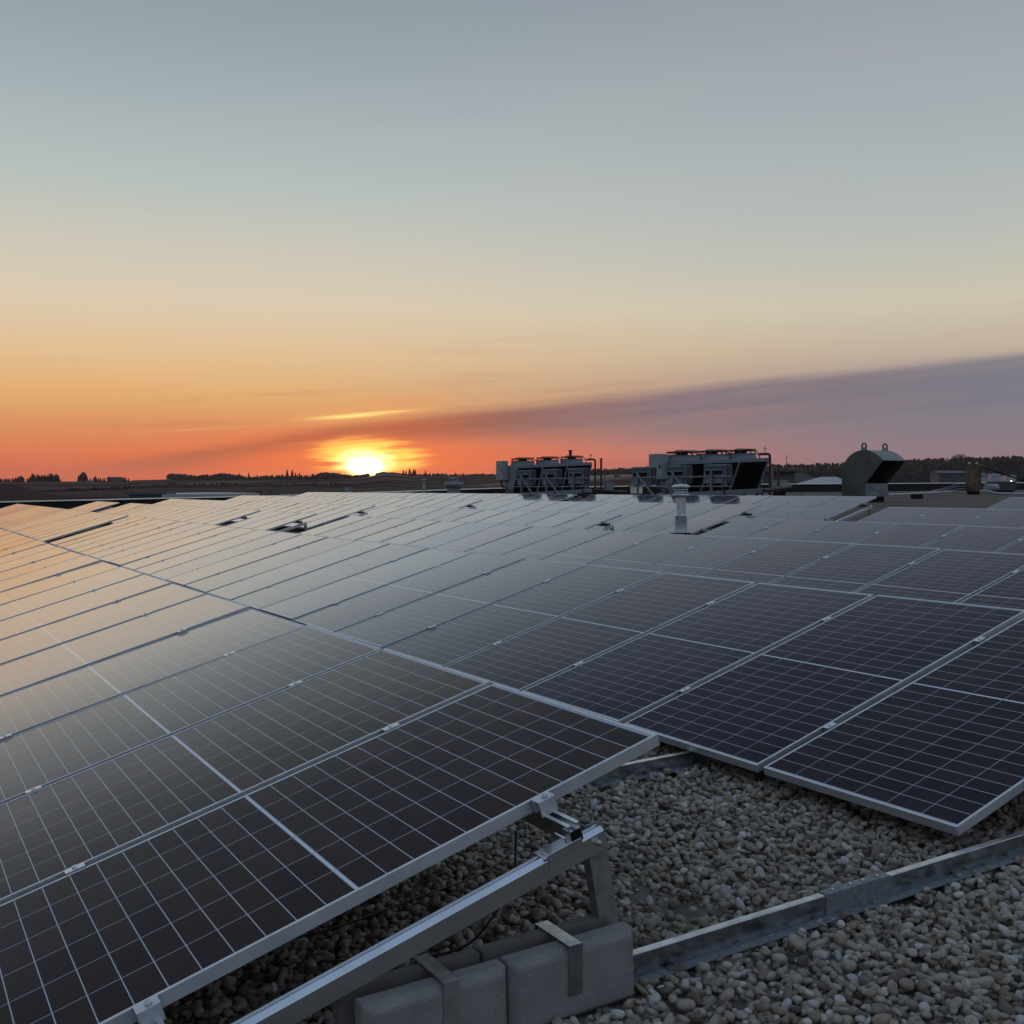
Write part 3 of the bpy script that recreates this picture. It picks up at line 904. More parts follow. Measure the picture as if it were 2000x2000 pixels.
def rack(row, y, label, near=False):
    """tilted beam on a rear leg, standing on the roof under one row"""
    top = plane_pt(row, 0.33, y, .0885)
    r = thing('support_rack', label, 'support rack', (top.x, y, G(top.x)), group='support racks under the rows')
    o = Vector((top.x, y, G(top.x)))
    P = lambda s, dn: plane_pt(row, s, y, dn) - o
    # beam profile in (Y, normal): grooved top, tall face
    prof = [(-.024, -.058), (.024, -.058), (.024, -.004), (.016, 0), (.008, 0), (.008, -.010), (.0, -.010), (.0, -.004), (-.010, -.004), (-.008, 0.004), (-.0125, 0.004), (-.024, -.006)]
    s0, s1 = 0.352, 1.93
    b = MB().extrude(prof, P(s0, .0885), UY, UZ, P(s1, .0885) - P(s0, .0885))
    b.build('beam', M['alu_rail'], r, bevel=.0012 if near else 0, segs=1)
    # bracket that holds the upper rail
    k = MB()
    k.obox(P(.50, .0885 - .0035), UX, UY, UZ, .10, .056, .005)
    k.obox(P(.485, .0885 + .014) + UY * -.0265, UX, UY, UZ, .115, .004, .048)
    k.obox(P(.475, .0885 - .016) , UX, UY, UZ, .006, .05, .028)
    k.build('bracket', M['alu_rail'], r, bevel=.0008 if near else 0, segs=1)
    # rear leg: C channel leaning a little
    lt = P(.350, .112) + UY * .028; foot = Vector((lt.x + .078, .028, 0.0 if not near else .02))
    ax = (foot - lt); ln = ax.length; ax.normalize()
    sx = ax.cross(UY).normalized()
    c = (lt + foot) / 2 - ax * .012
    lg = MB()
    lg.obox(c + UY * .004, sx, UY, ax, .062, .004, ln + .02)
    lg.obox(c + sx * .029 + UY * .021, sx, UY, ax, .004, .036, ln + .02)
    lg.obox(c - sx * .029 + UY * .021, sx, UY, ax, .004, .036, ln + .02)
    lg.build('leg', M['steel_leg'], r)
    # front foot
    pf = P(1.90, .146)
    ff = MB().box(pf.x - .03, pf.x + .03, -.03, .03, -(o.z - G(pf.x + o.x)) , max(pf.z, -(o.z - G(pf.x + o.x)) + .02))
    ff.build('foot', M['steel_leg'], r)
    bt = MB()
    q = P(.382, .116) + UY * -.0245
    bt.lathe([(.013, 0), (.013, -.003), (.0085, -.003), (.0085, -.011), (.005, -.012), (.005, -.020), (.0045, -.021)], q, 8, axis='Y', smooth=False)
    bt.build('bolt', M['bolt'], r)
    if near:
        h = MB()
        q2 = P(.535, .0885 - .0062)
        h.lathe([(.007, -.0006), (.007, .0035), (.004, .004)], q2, 8)
        h.build('bolt', M['bolt'], r)
    return r
rack(0, -0.13, 'front aluminium rack arm and steel leg standing in the concrete blocks', near=True)
rack(0, 1.46, 'second rack arm of the nearest row, in shadow behind the first')
rack(0, 3.05, 'third rack arm of the nearest row, deep in shadow under the panels')
rack(1, 0.52, 'rack arm near the front end of the second row, behind the dark corner panel')
rack(1, 1.46, 'second rack arm of the second row, in its shadow')
GAPS = [(1, 23, 'past the walkway gap', 24), (2, 18, 'beside the first hole', 20), (2, 23, 'past the walkway gap', 24), (2, 40, 'past the last gap', 42), (3, 10, 'beside the vent pipe hole', 13),
        (3, 23, 'past the walkway gap', 24), (4, 10, 'beside the open hole', 13), (4, 23, 'past the walkway gap', 24), (5, 10, 'beside the hooded vent', 13), (5, 23, 'past the walkway gap', 24)]
for r_, ke, txt, ks in GAPS:
    rack(r_, OFF[r_] + ks * PITCHY - 0.13, f'rack arm at the near panel edge {txt}, {ROWN[r_]}')
    rack(r_, OFF[r_] + ke * PITCHY + 0.03, f'rack arm at the far panel edge {txt}, {ROWN[r_]}')

def base_channel(y, x0, x1, label):
    z0, z1 = G(x0), G(x1)
    o = Vector((x0, y, z0)); v = Vector((x1 - x0, 0, z1 - z0))
    r = thing('base_channel', label, 'steel channel', o)
    up = Vector((0, 0, 1))
    c = MB().extrude([(-.014, -.03), (.014, -.03), (.014, .073), (-.014, .073)], (0, 0, 0), UY, up, v)
    c.build('channel', M['galv'], r, bevel=.0025)
    fl = MB().extrude([(-.052, .004), (-.0145, .004), (-.0145, .0075), (-.052, .0075)], (0, 0, 0), UY, up, v)
    fl.build('flange', M['galv_dull'], r)
    return r, v
r_, v_ = base_channel(-0.13, -0.24, 5.6, 'galvanised steel channel crossing the pebbles from the concrete blocks to the right')
a, b_ = 0.71, 0.945
pa, pb = ground_hit(1605, 1790).x + .24, ground_hit(1735, 1752).x + .24
sl = MB()
dv = v_.normalized()
sl.extrude([(-.0185, -.02), (.0185, -.02), (.0185, .0765), (-.0185, .0765)], dv * pa, UY, (0, 0, 1), dv * (pb - pa))
so = sl.build('splice_sleeve', M['galv_dull'], r_, bevel=.0015)
for q in (.15, .42, .62, .85):
    MB().lathe([(.006, .0765), (.006, .081), (.003, .082)], dv * (pa + (pb - pa) * q), 8).build('screw', M['bolt'], so)
base_channel(1.46, -0.3, 5.6, 'galvanised channel half hidden behind the front panel corner')
base_channel(3.05, -0.3, 5.6, 'galvanised channel in the dark gap under the second row')

# ballast pavers, straps
def paver(x0, x1, y0, y1, h, label, m, seed):
    bm = bmesh.new()
    bmesh.ops.create_cube(bm, size=1)
    for v in bm.verts:
        v.co = Vector(((x1 - x0) * v.co.x, (y1 - y0) * v.co.y, h * (v.co.z + .5)))
    es = [e for e in bm.edges if all(v.co.y < 0 for v in e.verts)] if y0 < -.15 else [e for e in bm.edges if all(v.co.y > 0 for v in e.verts)]
    bmesh.ops.bevel(bm, geom=es, offset=.020, segments=1, affect='EDGES')
    bmesh.ops.bevel(bm, geom=[e for e in bm.edges if e.calc_face_angle(0) > .3], offset=.003, segments=2, affect='EDGES')
    bmesh.ops.subdivide_edges(bm, edges=[e for e in bm.edges if e.calc_length() > .03], cuts=12, use_grid_fill=True)
    rr = np.random.default_rng(seed)
    for v in bm.verts:
        v.co += Vector(rr.normal(0, .00015, 3))
    me = bpy.data.meshes.new('concrete_block'); bm.to_mesh(me); bm.free()
    me.materials.append(m)
    o = bpy.data.objects.new('concrete_block', me); COL.objects.link(o)
    xm = (x0 + x1) / 2
    o.location = (xm, (y0 + y1) / 2, G(xm) - .02)
    o.rotation_euler = (0, -0.0282, random.uniform(-.004, .004))
    tag(o, label, 'concrete block', 'concrete ballast blocks')
paver(-.634, -.235, -.212, -.150, .200, 'grey concrete ballast block at the right end of the front pair', M['concrete'], 1)
paver(-1.036, -.640, -.214, -.150, .198, 'grey concrete ballast block at the left end of the front pair, under the dark strap', M['concrete'], 2)
paver(-.660, -.262, -.108, -.048, .203, 'brownish concrete ballast block behind the front pair, touching the steel leg', M['concrete_b'], 3)
paver(-1.062, -.666, -.108, -.048, .201, 'brownish concrete ballast block behind the front pair, below the tilted beam', M['concrete_b'], 4)

def strap(x, label, m):
    z = G(x) + .1835
    r = MB()
    r.obox((x, -.131, z + .004), (1, 0, .028), (0, 1, 0), (0, 0, 1), .042, .170, .003)
    r.obox((x + .002, -.2165, z - .062), (1, 0, .028), (0, 1, 0), (0, 0, 1), .042, .003, .135)
    tag(r.build('metal_strap', m, bevel=.0006, segs=1), label, 'metal strap', 'straps over the ballast blocks')
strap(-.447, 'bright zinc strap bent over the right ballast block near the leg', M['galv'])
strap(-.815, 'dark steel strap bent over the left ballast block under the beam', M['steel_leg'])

# cables under the front panel
def cable(pts, label, rad=.0035):
    c = []
    P_ = [Vector(p) for p in pts]
    for i in range(len(P_) - 1):
        p0, p1, p2, p3 = P_[max(i - 1, 0)], P_[i], P_[i + 1], P_[min(i + 2, len(P_) - 1)]
        for k in range(8):
            t = k / 8
            c.append(0.5 * ((2 * p1) + (p2 - p0) * t + (2 * p0 - 5 * p1 + 4 * p2 - p3) * t * t + (3 * p1 - p0 - 3 * p2 + p3) * t ** 3))
    c.append(P_[-1])
    o = MB().tube(c, rad, 6).build('cable', M['cable'])
    tag(o, label, 'cable')
cable([(-.95, .32, .04), (-.72, .22, .035), (-.58, .16, .06), (-.50, .13, .14), (-.44, .12, .24), (-.41, .15, .37)], 'thin black cable drooping from the rail under the front panel')
cable([(-1.3, .55, .03), (-.9, .50, .045), (-.55, .60, .04), (-.2, .70, .045), (.1, .95, .04)], 'black cable lying on the pebbles under the front panel')

# ------------------------------------------------------------------ vent pipes and fans on the roof
def pole(px, py, X=None, depth=None):
    return on_x(px, py, X) if X is not None else at_depth(px, py, depth)

def stack_vent():
    p = at_depth(1330, 1030, 17.8)
    x, y = p.x, p.y; g = G(x)
    top = at_depth(1330, 946.5, 17.8).z
    s = 17.8 / FPX                                  # metres per photo pixel
    zc = lambda py: at_depth(1330, py, 17.8).z - g
    r = thing('vent_stack', 'galvanised vent pipe with a ribbed round cap rising between the panels', 'vent pipe', (x, y, g))
    rp = 9.3 * s
    MB().lathe([(rp, zc(1018)), (rp, zc(972))], seg=28).build('pipe', M['vent'], r)
    MB().lathe([(12.4 * s, zc(1040)), (12.0 * s, zc(1036)), (11.0 * s, zc(1010)), (12.2 * s, zc(1008.5)), (12.2 * s, zc(1005.5)), (rp, zc(1004.5))], seg=28).build('flashing_cone', M['vent'], r)
    cb = MB(); h = 14 * s
    cb.box(-h, h, -h, h, -.05, zc(1041.5)); cb.box(-h * 1.15, h * 1.15, -h * 1.15, h * 1.15, zc(1041.5), zc(1040.5))
    cb.build('curb', M['inv_dark'], r, bevel=.004)
    MB().lathe([(9.5 * s, zc(972)), (16.5 * s, zc(968)), (17 * s, zc(966)), (13 * s, zc(965)), (12.8 * s, zc(963)), (13.4 * s, zc(962.2)), (13.4 * s, zc(961)), (12.4 * s, zc(960.4)),
                (12.6 * s, zc(957.8)), (13.6 * s, zc(957)), (13.6 * s, zc(955.8)), (12.6 * s, zc(955.2)), (12.8 * s, zc(953)), (16.6 * s, zc(952.6)), (17.3 * s, zc(950.5)),
                (16.0 * s, zc(948.2)), (12 * s, zc(946.2)), (0.0, zc(945.3))], seg=32).build('cap', M['vent'], r)
    sl = MB()
    for zz in (959.2, 964.2, 954.2):
        sl.lathe([(12.95 * s, zc(zz + .6)), (12.95 * s, zc(zz - .6))], seg=28)
    sl.build('louvre', M['inv_dark'], r)
stack_vent()

def small_vent():
    d = 44.0; s = d / FPX
    p = at_depth(828, 960, d); g = G(p.x)
    zc = lambda py: at_depth(828, py, d).z - g
    r = thing('vent_pipe', 'thin pale vent pipe with a small cap in front of the dark field', 'vent pipe', (p.x, p.y, g))
    MB().lathe([(3.2 * s, -.05), (2.7 * s, zc(950)), (2.3 * s, zc(941))], seg=16).build('pipe', M['white'], r)
    MB().lathe([(2.6 * s, zc(941)), (4.6 * s, zc(940.5)), (3.6 * s, zc(938)), (4.6 * s, zc(937.6)), (4.4 * s, zc(935.6)), (0, zc(934.6))], seg=16).build('cap', M['white'], r)
small_vent()

def roof_fan():
    d = 46.0; s = d / FPX
    p = at_depth(886, 960, d); g = G(p.x)
    zc = lambda py: at_depth(886, py, d).z - g
    r = thing('exhaust_fan', 'white upblast roof exhaust fan with a drum top on a curb', 'roof fan', (p.x, p.y, g))
    cb = MB(); h = 10 * s; cb.box(-h, h, -h, h, -.05, zc(955)); cb.box(-h * 1.25, h * 1.25, -h * 1.25, h * 1.25, zc(955.2), zc(953.6))
    cb.build('curb', M['equip_pale'], r, bevel=.02)
    MB().lathe([(9 * s, zc(953.6)), (13 * s, zc(951.5)), (18.5 * s, zc(948)), (19 * s, zc(943)), (18 * s, zc(942)), (10 * s, zc(944))], seg=28).build('wind_band', M['equip_pale'], r)
    MB().lathe([(9.5 * s, zc(944)), (9.5 * s, zc(934.2)), (10 * s, zc(934)), (10 * s, zc(933)), (8 * s, zc(932.3)), (0, zc(932))], seg=28).build('drum', M['equip_pale'], r)
    m = MB(); m.box(-19.5 * s, -14 * s, -3 * s, 3 * s, zc(949), zc(941)); m.build('motor_box', M['equip_pale'], r, bevel=.01)
    c = MB(); c.tube([(-14 * s, -.2, zc(943)), (-8 * s, -.3, zc(947.5)), (4 * s, -.32, zc(948)), (12 * s, -.25, zc(943.5))], .03, 6); c.build('hose', M['black'], r)
roof_fan()

def tiny_vent():
    d = 52.0; s = d / FPX
    p = at_depth(681, 961, d); g = G(p.x)
    z1 = at_depth(681, 952.5, d).z - g
    r = thing('vent_box', 'tiny square roof vent on the panel horizon below the setting sun', 'vent box', (p.x, p.y, g))
    h = 5 * s
    MB().box(-h, h, -h, h, -.05, z1 - .06).build('body', M['equip_pale'], r, bevel=.01)
    MB().box(-h * 1.2, h * 1.2, -h * 1.2, h * 1.2, z1 - .06, z1).build('lid', M['equip_pale'], r, bevel=.01)
tiny_vent()

# ------------------------------------------------------------------ dry coolers (V shaped condensers with three fans)
def dry_cooler(pxl, pxr, ypl, ypr, Yc, base_py, label, cab):
    pl = on_y(pxl, ypl, Yc); pr = on_y(pxr, ypr, Yc)
    x0, x1 = pl.x, pr.x
    zl, zr = pl.z, pr.z
    LN = x1 - x0
    g = G((x0 + x1) / 2)
    zb = on_y(pxl, base_py, Yc).z - .05
    r = thing('dry_cooler', label, 'condenser unit', (x0, Yc, g), group='rooftop condenser units')
    sl = (zr - zl) / LN
    W = 1.55                                        # width of the top deck
    up = Vector((0, 0, 1)); X = Vector((1, 0, sl)).normalized()
    T0 = zl - g; B0 = zb - g
    fr = MB()
    # top deck, bottom skid, end panels, posts
    fr.extrude([(0, -.16), (W, -.16), (W, 0), (0, 0)], (-.05, 0, T0), UY, up, X * (LN + .1))
    fr.build('top_deck', M['equip'], r, bevel=.012)
    sk = MB()
    ym = W / 2
    sk.extrude([(ym - .42, -.10), (ym + .42, -.10), (ym + .42, .10), (ym - .42, .10)], (-.15, 0, B0), UY, up, X * (LN + .45))
    sk.extrude([(ym - .62, -.02), (ym - .42, -.10), (ym - .42, .02)], (LN + .05, 0, B0), UY, up, X * .3)
    sk.build('skid', M['equip'], r, bevel=.01)
    ft = MB()
    for q in (.05, .5, .95):
        for yy in (ym - .38, ym + .38):
            xx = LN * q
            ft.box(xx - .06, xx + .06, yy - .05, yy + .05, G(x0 + xx) - g - .03, B0 + sl * xx - .10)
    ft.build('feet', M['dark'], r)
    coil = MB()
    yb = ym - .17
    for s_ in (1, -1):
        ya = .03 if s_ == 1 else W - .03
        yb_ = yb if s_ == 1 else W - yb
        coil.add([(.02, ya, T0 - .16), (LN - .02, ya, T0 + sl * LN - .16), (LN - .02, yb_, B0 + sl * LN + .10), (.02, yb_, B0 + .10),
                  (.02, ya + .14 * s_, T0 - .16), (LN - .02, ya + .14 * s_, T0 + sl * LN - .16), (LN - .02, yb_ + .12 * s_, B0 + sl * LN + .10), (.02, yb_ + .12 * s_, B0 + .10)],
                 [(0, 1, 2, 3), (5, 4, 7, 6), (0, 3, 7, 4), (1, 5, 6, 2)])
    coil.build('coil', M['coil'], r)
    ps = MB()
    for i in range(4):
        xx = LN * i / 3
        wv = .09 if 0 < i < 3 else .10
        for s_ in (1, -1):
            ya = .0 if s_ == 1 else W
            yb_ = yb - .03 if s_ == 1 else W - yb + .03
            a0 = Vector((xx, ya, T0 + sl * xx - .14)); a1 = Vector((xx, yb_, B0 + sl * xx + .08))
            d = (a1 - a0); ln = d.length; d.normalize()
            ps.obox((a0 + a1) / 2, (1, 0, 0), Vector((1, 0, 0)).cross(d), d, wv, .05, ln)
    ps.build('post', M['equip'], r)
    # end plates: the V outline at the left and the right end
    for xx in (-.03, LN + .03):
        e = MB().extrude([(0.02, T0 + sl * xx - .15), (W - .02, T0 + sl * xx - .15), (ym + .16, B0 + sl * xx + .1), (ym - .16, B0 + sl * xx + .1)], (xx - .02, 0, 0), UY, up, (.04, 0, 0))
        e.build('end_plate', M['equip'], r)
    for i in range(3):
        cx = LN * (i + .5) / 3; cz = T0 + sl * cx
        R_ = min(.62, LN / 6 * .86)
        f = MB().lathe([(R_ * 1.06, -.02), (R_ * 1.03, .05), (R_, .12), (R_, .20), (R_ * 1.03, .21), (R_ * .97, .21), (R_ * .96, .02)], (cx, ym, cz), 32)
        fo = f.build('fan_cowl', M['equip'], r)
        gd = MB()
        for q in (1.0, .72, .45):
            gd.tube([(cx + R_ * q * math.cos(t), ym + R_ * q * math.sin(t), cz + (.33 if q < 1.01 else .20) ) for t in np.linspace(0, 2 * PI, 24, endpoint=False)], .022, 5, closed=True)
        for k in range(8):
            th = PI * k / 4
            gd.tube([(cx + R_ * q * math.cos(th), ym + R_ * q * math.sin(th), cz + (.33 if q < 1.01 else .20)) for q in (1.02, .8, .5, .2)], .02, 5)
        gd.tube([(cx - R_, ym - R_ * .5, cz + .2), (cx - R_, ym - R_ * .5, cz + .33), (cx - R_ * .85, ym - R_ * .5, cz + .38), (cx + R_ * .8, ym - R_ * .5, cz + .39), (cx + R_ * 1.0, ym - R_ * .5, cz + .28), (cx + R_ * 1.25, ym - R_ * .5, cz + .02)], .022, 6)
        gd.build('guard', M['pipe_red'], fo)
        mo = MB().lathe([(.20, -.05), (.24, .02), (.24, .27), (.16, .30), (0, .31)], (cx, ym, cz + .02), 16)
        for k in range(5):
            th = 2 * PI * k / 5 + i
            mo.obox((cx + R_ * .55 * math.cos(th), ym + R_ * .55 * math.sin(th), cz + .14), (math.cos(th), math.sin(th), 0), (-math.sin(th), math.cos(th), .5), (0, 0, 1), R_ * .75, .2, .01)
        mo.build('motor', M['dark'], fo)
    # control cabinet on the left end
    (cl, cm, cr, ct, cbp) = cab
    pa = on_x(cm, ct, x0 - .38); pb = on_x(cl, ct, x0 - .38)
    y_n = pa.y - Yc; y_f = pb.y - Yc
    zt = pa.z - g; zbm = on_x(cm, cbp, x0 - .38).z - g
    cb = MB().box(-.38, -.06, y_n, y_f, zbm, zt)
    co_ = cb.build('control_cabinet', M['equip_pale'], r, bevel=.015)
    dn = MB().box(-.388, -.381, y_n + .04, y_f - .04, zbm + .05, zt - .05); dn.build('door', M['equip_pale'], co_, bevel=.003)
    hd = MB().box(-.42, -.389, y_n + .08, y_n + .12, (zbm + zt) / 2 - .08, (zbm + zt) / 2 + .08); hd.build('handle', M['dark'], co_)
    hs = MB()
    hs.tube([(-.22, (y_n + y_f) / 2, zbm + .02), (-.24, (y_n + y_f) / 2 - .05, zbm - .3), (-.12, ym - .2, B0 + .25), (-.05, ym - .1, B0)], .035, 6)
    hs.tube([(-.28, (y_n + y_f) / 2 + .1, zbm + .02), (-.3, (y_n + y_f) / 2, zbm - .25), (-.3, ym - .3, B0 + .1)], .03, 6)
    hs.build('hose', M['black'], r)
    # header pipe at the right end
    hp = MB()
    zt = T0 + sl * LN
    hp.tube([(LN + .05, .55, zt + .16), (LN + .55, .55, zt + .18), (LN + .62, .55, zt + .14), (LN + .64, .55, zt), (LN + .64, .55, B0 - .1)], .055, 8)
    hp.tube([(LN + .3, .5, zt + .16), (LN + .3, .5, zt + .5)], .015, 5)
    hp.tube([(LN + .22, .5, zt + .40), (LN + .40, .5, zt + .40)], .015, 5)
    hp.tube([(LN + .1, .75, zt - .5), (LN + .45, .8, B0)], .05, 7)
    hp.build('header_pipe', M['pipe_red'], r)
    return r
dry_cooler(1010.6, 1155, 909, 902.8, 46.0, 965.5, 'grey three fan condenser left of centre, nearer the setting sun', (968.6, 982.5, 993.5, 900, 937.5))
dry_cooler(1326, 1500, 899.7, 893.9, 30.5, 966, 'larger grey three fan condenser right of centre, behind the vent pipe', (1267, 1292, 1304, 886, 936))

# pipe stubs and mast on the left unit
def mast(px, py0, py1, depth, rad, label, name='pipe_stub', m='pipe_red', cat='pipe'):
    p = at_depth(px, py0, depth); q = at_depth(px, py1, depth)
    mb = MB().tube([(0, 0, 0), (0, 0, q.z - p.z)], rad, 8)
    mb.lathe([(rad * 1.5, 0), (rad * 1.5, .05)], (0, 0, q.z - p.z - .03), 8)
    tag(mb.build(name, M[m], loc=(p.x, p.y, p.z)), label, cat)

# ------------------------------------------------------------------ string inverters on a rack behind the last row
def inverter_proto():
    """front (towards -X) is an open frame with slots; 0.86 along Y, 0.2 deep, 0.50 high, origin at the bottom near corner"""
    r = thing('inverter', '', 'inverter', group='inverters on the racks behind the last row')
    b = MB(); b.box(.05, .20, 0, .86, .0, .50); b.build('casing', M['inv'], r, bevel=.008)
    f = MB()
    f.box(0, .05, .0, .86, .46, .50); f.box(0, .05, .0, .86, .335, .365)
    f.box(0, .05, 0, .04, 0, .46); f.box(0, .05, .82, .86, 0, .46); f.box(0, .05, .10, .13, 0, .46)
    for i in range(7): f.box(0.002, .05, .20 + i * .088, .232 + i * .088, .365, .46)
    f.box(0, .05, .04, .82, .0, .05); f.box(.004, .05, .16, .80, .05, .17)
    f.box(-.012, .05, .0, .86, .205, .225)
    f.build('front_frame', M['inv'], r)
    d = MB(); d.box(.044, .0495, .04, .82, .05, .46); d.build('recess_shade', M['dark'], r)  # dark sheet paints the shade behind the open frame
    s = MB(); s.box(.02, .21, -.03, -.002, .02, .48); s.build('side_panel', M['inv_dark'], r, bevel=.004)
    ft = MB()
    for yy in (.06, .18, .62, .76): ft.lathe([(.028, -.07), (.034, -.03), (.02, 0)], (.06, yy, 0), 8)
    ft.build('gland', M['inv'], r)
    return r

def inverter_rack(ys, label, zt):
    """posts, rails and braces that carry three inverters; X just behind the last row"""
    XI = 16.95
    y0, y1 = min(ys) - .25, max(ys) + 1.0
    g = G(XI)
    r = thing('inverter_rack', label, 'inverter rack', (XI, y0, g))
    p = MB()
    top = zt - g
    for y in ys:
        yy = y + .50 - y0
        p.obox((-.035, yy, top / 2 - .08), (1, 0, 0), (0, 1, 0), (0, 0, 1), .05, .055, top - .16)
        p.obox((-.035, yy, .01), (1, 0, 0), (0, 1, 0), (0, 0, 1), .2, .2, .02)
    p.build('post', M['galv_dull'], r)
    h = MB()
    for zz in (top - .31, top - .57):
        h.obox((-.0, (y1 - y0) / 2, zz), (1, 0, 0), (0, 1, 0), (0, 0, 1), .03, y1 - y0, .035)
    h.build('rail', M['galv_dull'], r)
    b = MB()
    for y in ys[:2] if len(ys) > 2 else ys:
        yy = y + .50 - y0
        b.tube([(-.075, yy, top - .2), (-.075, yy - 1.15, .30)], .027, 6)
    b.build('brace', M['galv_dull'], r)
    w_ = MB()
    for i, y in enumerate(ys):
        yy = y - y0
        w_.tube([(.06, yy + .2, top - .55), (.04, yy + .05, top - .8), (.06, yy - .1, .5), (.1, yy - .3, .25), (.15, yy - .7, .2)], .03, 6)
    w_.build('cable_bundle', M['black'], r)
inv = inverter_proto()
first = True
XI = 16.97
for gi_, (lefts, tops, where) in enumerate((((1010.6, 1058.7, 1110.0), (918.5, 916.6, 914.5), 'rack below the left condenser'), ((1234.0, 1301.0, 1374.8), (912.5, 910.0, 907.3), 'rack in front of the right condenser'))):
    ys = []
    for i, (px, py) in enumerate(zip(lefts, tops)):
        q = on_x(px, py, XI)
        ys.append(q.y - .86)
        lab = f'grey inverter box, {["leftmost", "middle one", "rightmost"][i]} on the {where}'
        loc = (XI, q.y - .86, q.z - .50)
        if first:
            inv.location = loc; inv['label'] = lab; first = False
        else:
            copy_thing(inv, loc=loc, label=lab)
    zt = on_x(lefts[1], tops[1], XI).z
    inverter_rack(ys, 'galvanised post rack with diagonal braces, ' + ('left of the open sky gap, carrying three inverters' if gi_ == 0 else 'behind the round vent pipe, carrying three inverters'), zt)

# ------------------------------------------------------------------ goose neck hood
def hood():
    D = 40.5
    pf = at_depth(1733, 967, D)                      # near lower right corner of the body
    # the front box corner in the photo: left 1690, right 1733 ; body back 1643
    pl = at_depth(1682, 970, D)
    ax = pl.x; ay = pl.y - .2
    g = G(ax)
    zb = at_depth(1690, 970, D).z - g
    s = D / FPX
    r = thing('gooseneck_hood', 'big weathered gooseneck exhaust hood with two lifting lugs and a dark open mouth', 'exhaust hood', (ax, ay, g))
    Wd = 1.22
    n = 18
    prof = [(1.15, zb), (1.15, zb + .85)]
    for k in range(1, n + 1):
        th = PI * k / n * .78
        prof.append((.12 + 1.03 * math.cos(th), zb + .85 + .90 * math.sin(th)))
    # prof ends near the lip; force the lip
    prof = [p for p in prof if not (p[0] < -.62)]
    prof.append((-.82, zb + 1.34))
    mouth_in = (0.0, zb + .50)
    side = prof + [mouth_in, (0.0, zb)]
    for nm, xx in (('side_plate', 0.0), ('side_plate', Wd - .012)):
        MB().extrude(side, (xx, 0, 0), UY, (0, 0, 1), (.012, 0, 0)).build(nm, M['hood'], r)
    sh = MB()
    for i in range(len(prof) - 1):
        (a0, b0), (a1, b1) = prof[i], prof[i + 1]
        sh.add([(.006, a0, b0), (Wd - .006, a0, b0), (Wd - .006, a1, b1), (.006, a1, b1)], [(0, 1, 2, 3)], True)
    sh.build('shell', M['hood_top'], r)
    MB().box(.012, Wd - .012, -.006, .006, zb, zb + .5).build('front_plate', M['hood_top'], r)
    fl = MB().add([(.02, -.012, zb + .46), (Wd - .02, -.012, zb + .46), (Wd * .5, -.03, zb + .22)], [(0, 1, 2)])
    fl.build('crease_plate', M['hood_top'], r)
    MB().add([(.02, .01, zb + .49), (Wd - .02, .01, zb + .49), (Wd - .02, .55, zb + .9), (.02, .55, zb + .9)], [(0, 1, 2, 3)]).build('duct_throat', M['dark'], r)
    cb = MB().box(.1, Wd - .1, .08, 1.05, -.05, zb); cb.build('curb', M['dark'], r)
    for xx in (.03, Wd - .05):
        lg = MB()
        cy, cz = .12, zb + 1.70
        m_ = 14
        out = [(-.13, 0), (-.13, .20)] + [(-.13 * math.cos(PI * k / m_), .20 + .13 * math.sin(PI * k / m_)) for k in range(1, m_)] + [(.13, .20), (.13, 0)]
        hole = [(-.06 * math.cos(2 * PI * k / m_), .20 + .065 * math.sin(2 * PI * k / m_)) for k in range(m_)]
        bm = bmesh.new()
        vo = [bm.verts.new((xx, cy + a, cz + b)) for a, b in out]; vh = [bm.verts.new((xx, cy + a, cz + b)) for a, b in hole]
        eo = [bm.edges.new((vo[i], vo[(i + 1) % len(vo)])) for i in range(len(vo))]
        eh_ = [bm.edges.new((vh[i], vh[(i + 1) % m_])) for i in range(m_)]
        bmesh.ops.triangle_fill(bm, edges=eo + eh_, use_beauty=True)
        ex = bmesh.ops.extrude_face_region(bm, geom=list(bm.faces))
        bmesh.ops.translate(bm, verts=[v for v in ex['geom'] if isinstance(v, bmesh.types.BMVert)], vec=(.03, 0, 0))
        bmesh.ops.recalc_face_normals(bm, faces=bm.faces)
        me = bpy.data.meshes.new('lifting_lug'); bm.to_mesh(me); bm.free(); me.materials.append(M['hood_top'])
        o = bpy.data.objects.new('lifting_lug', me); COL.objects.link(o); o.parent = r
hood()

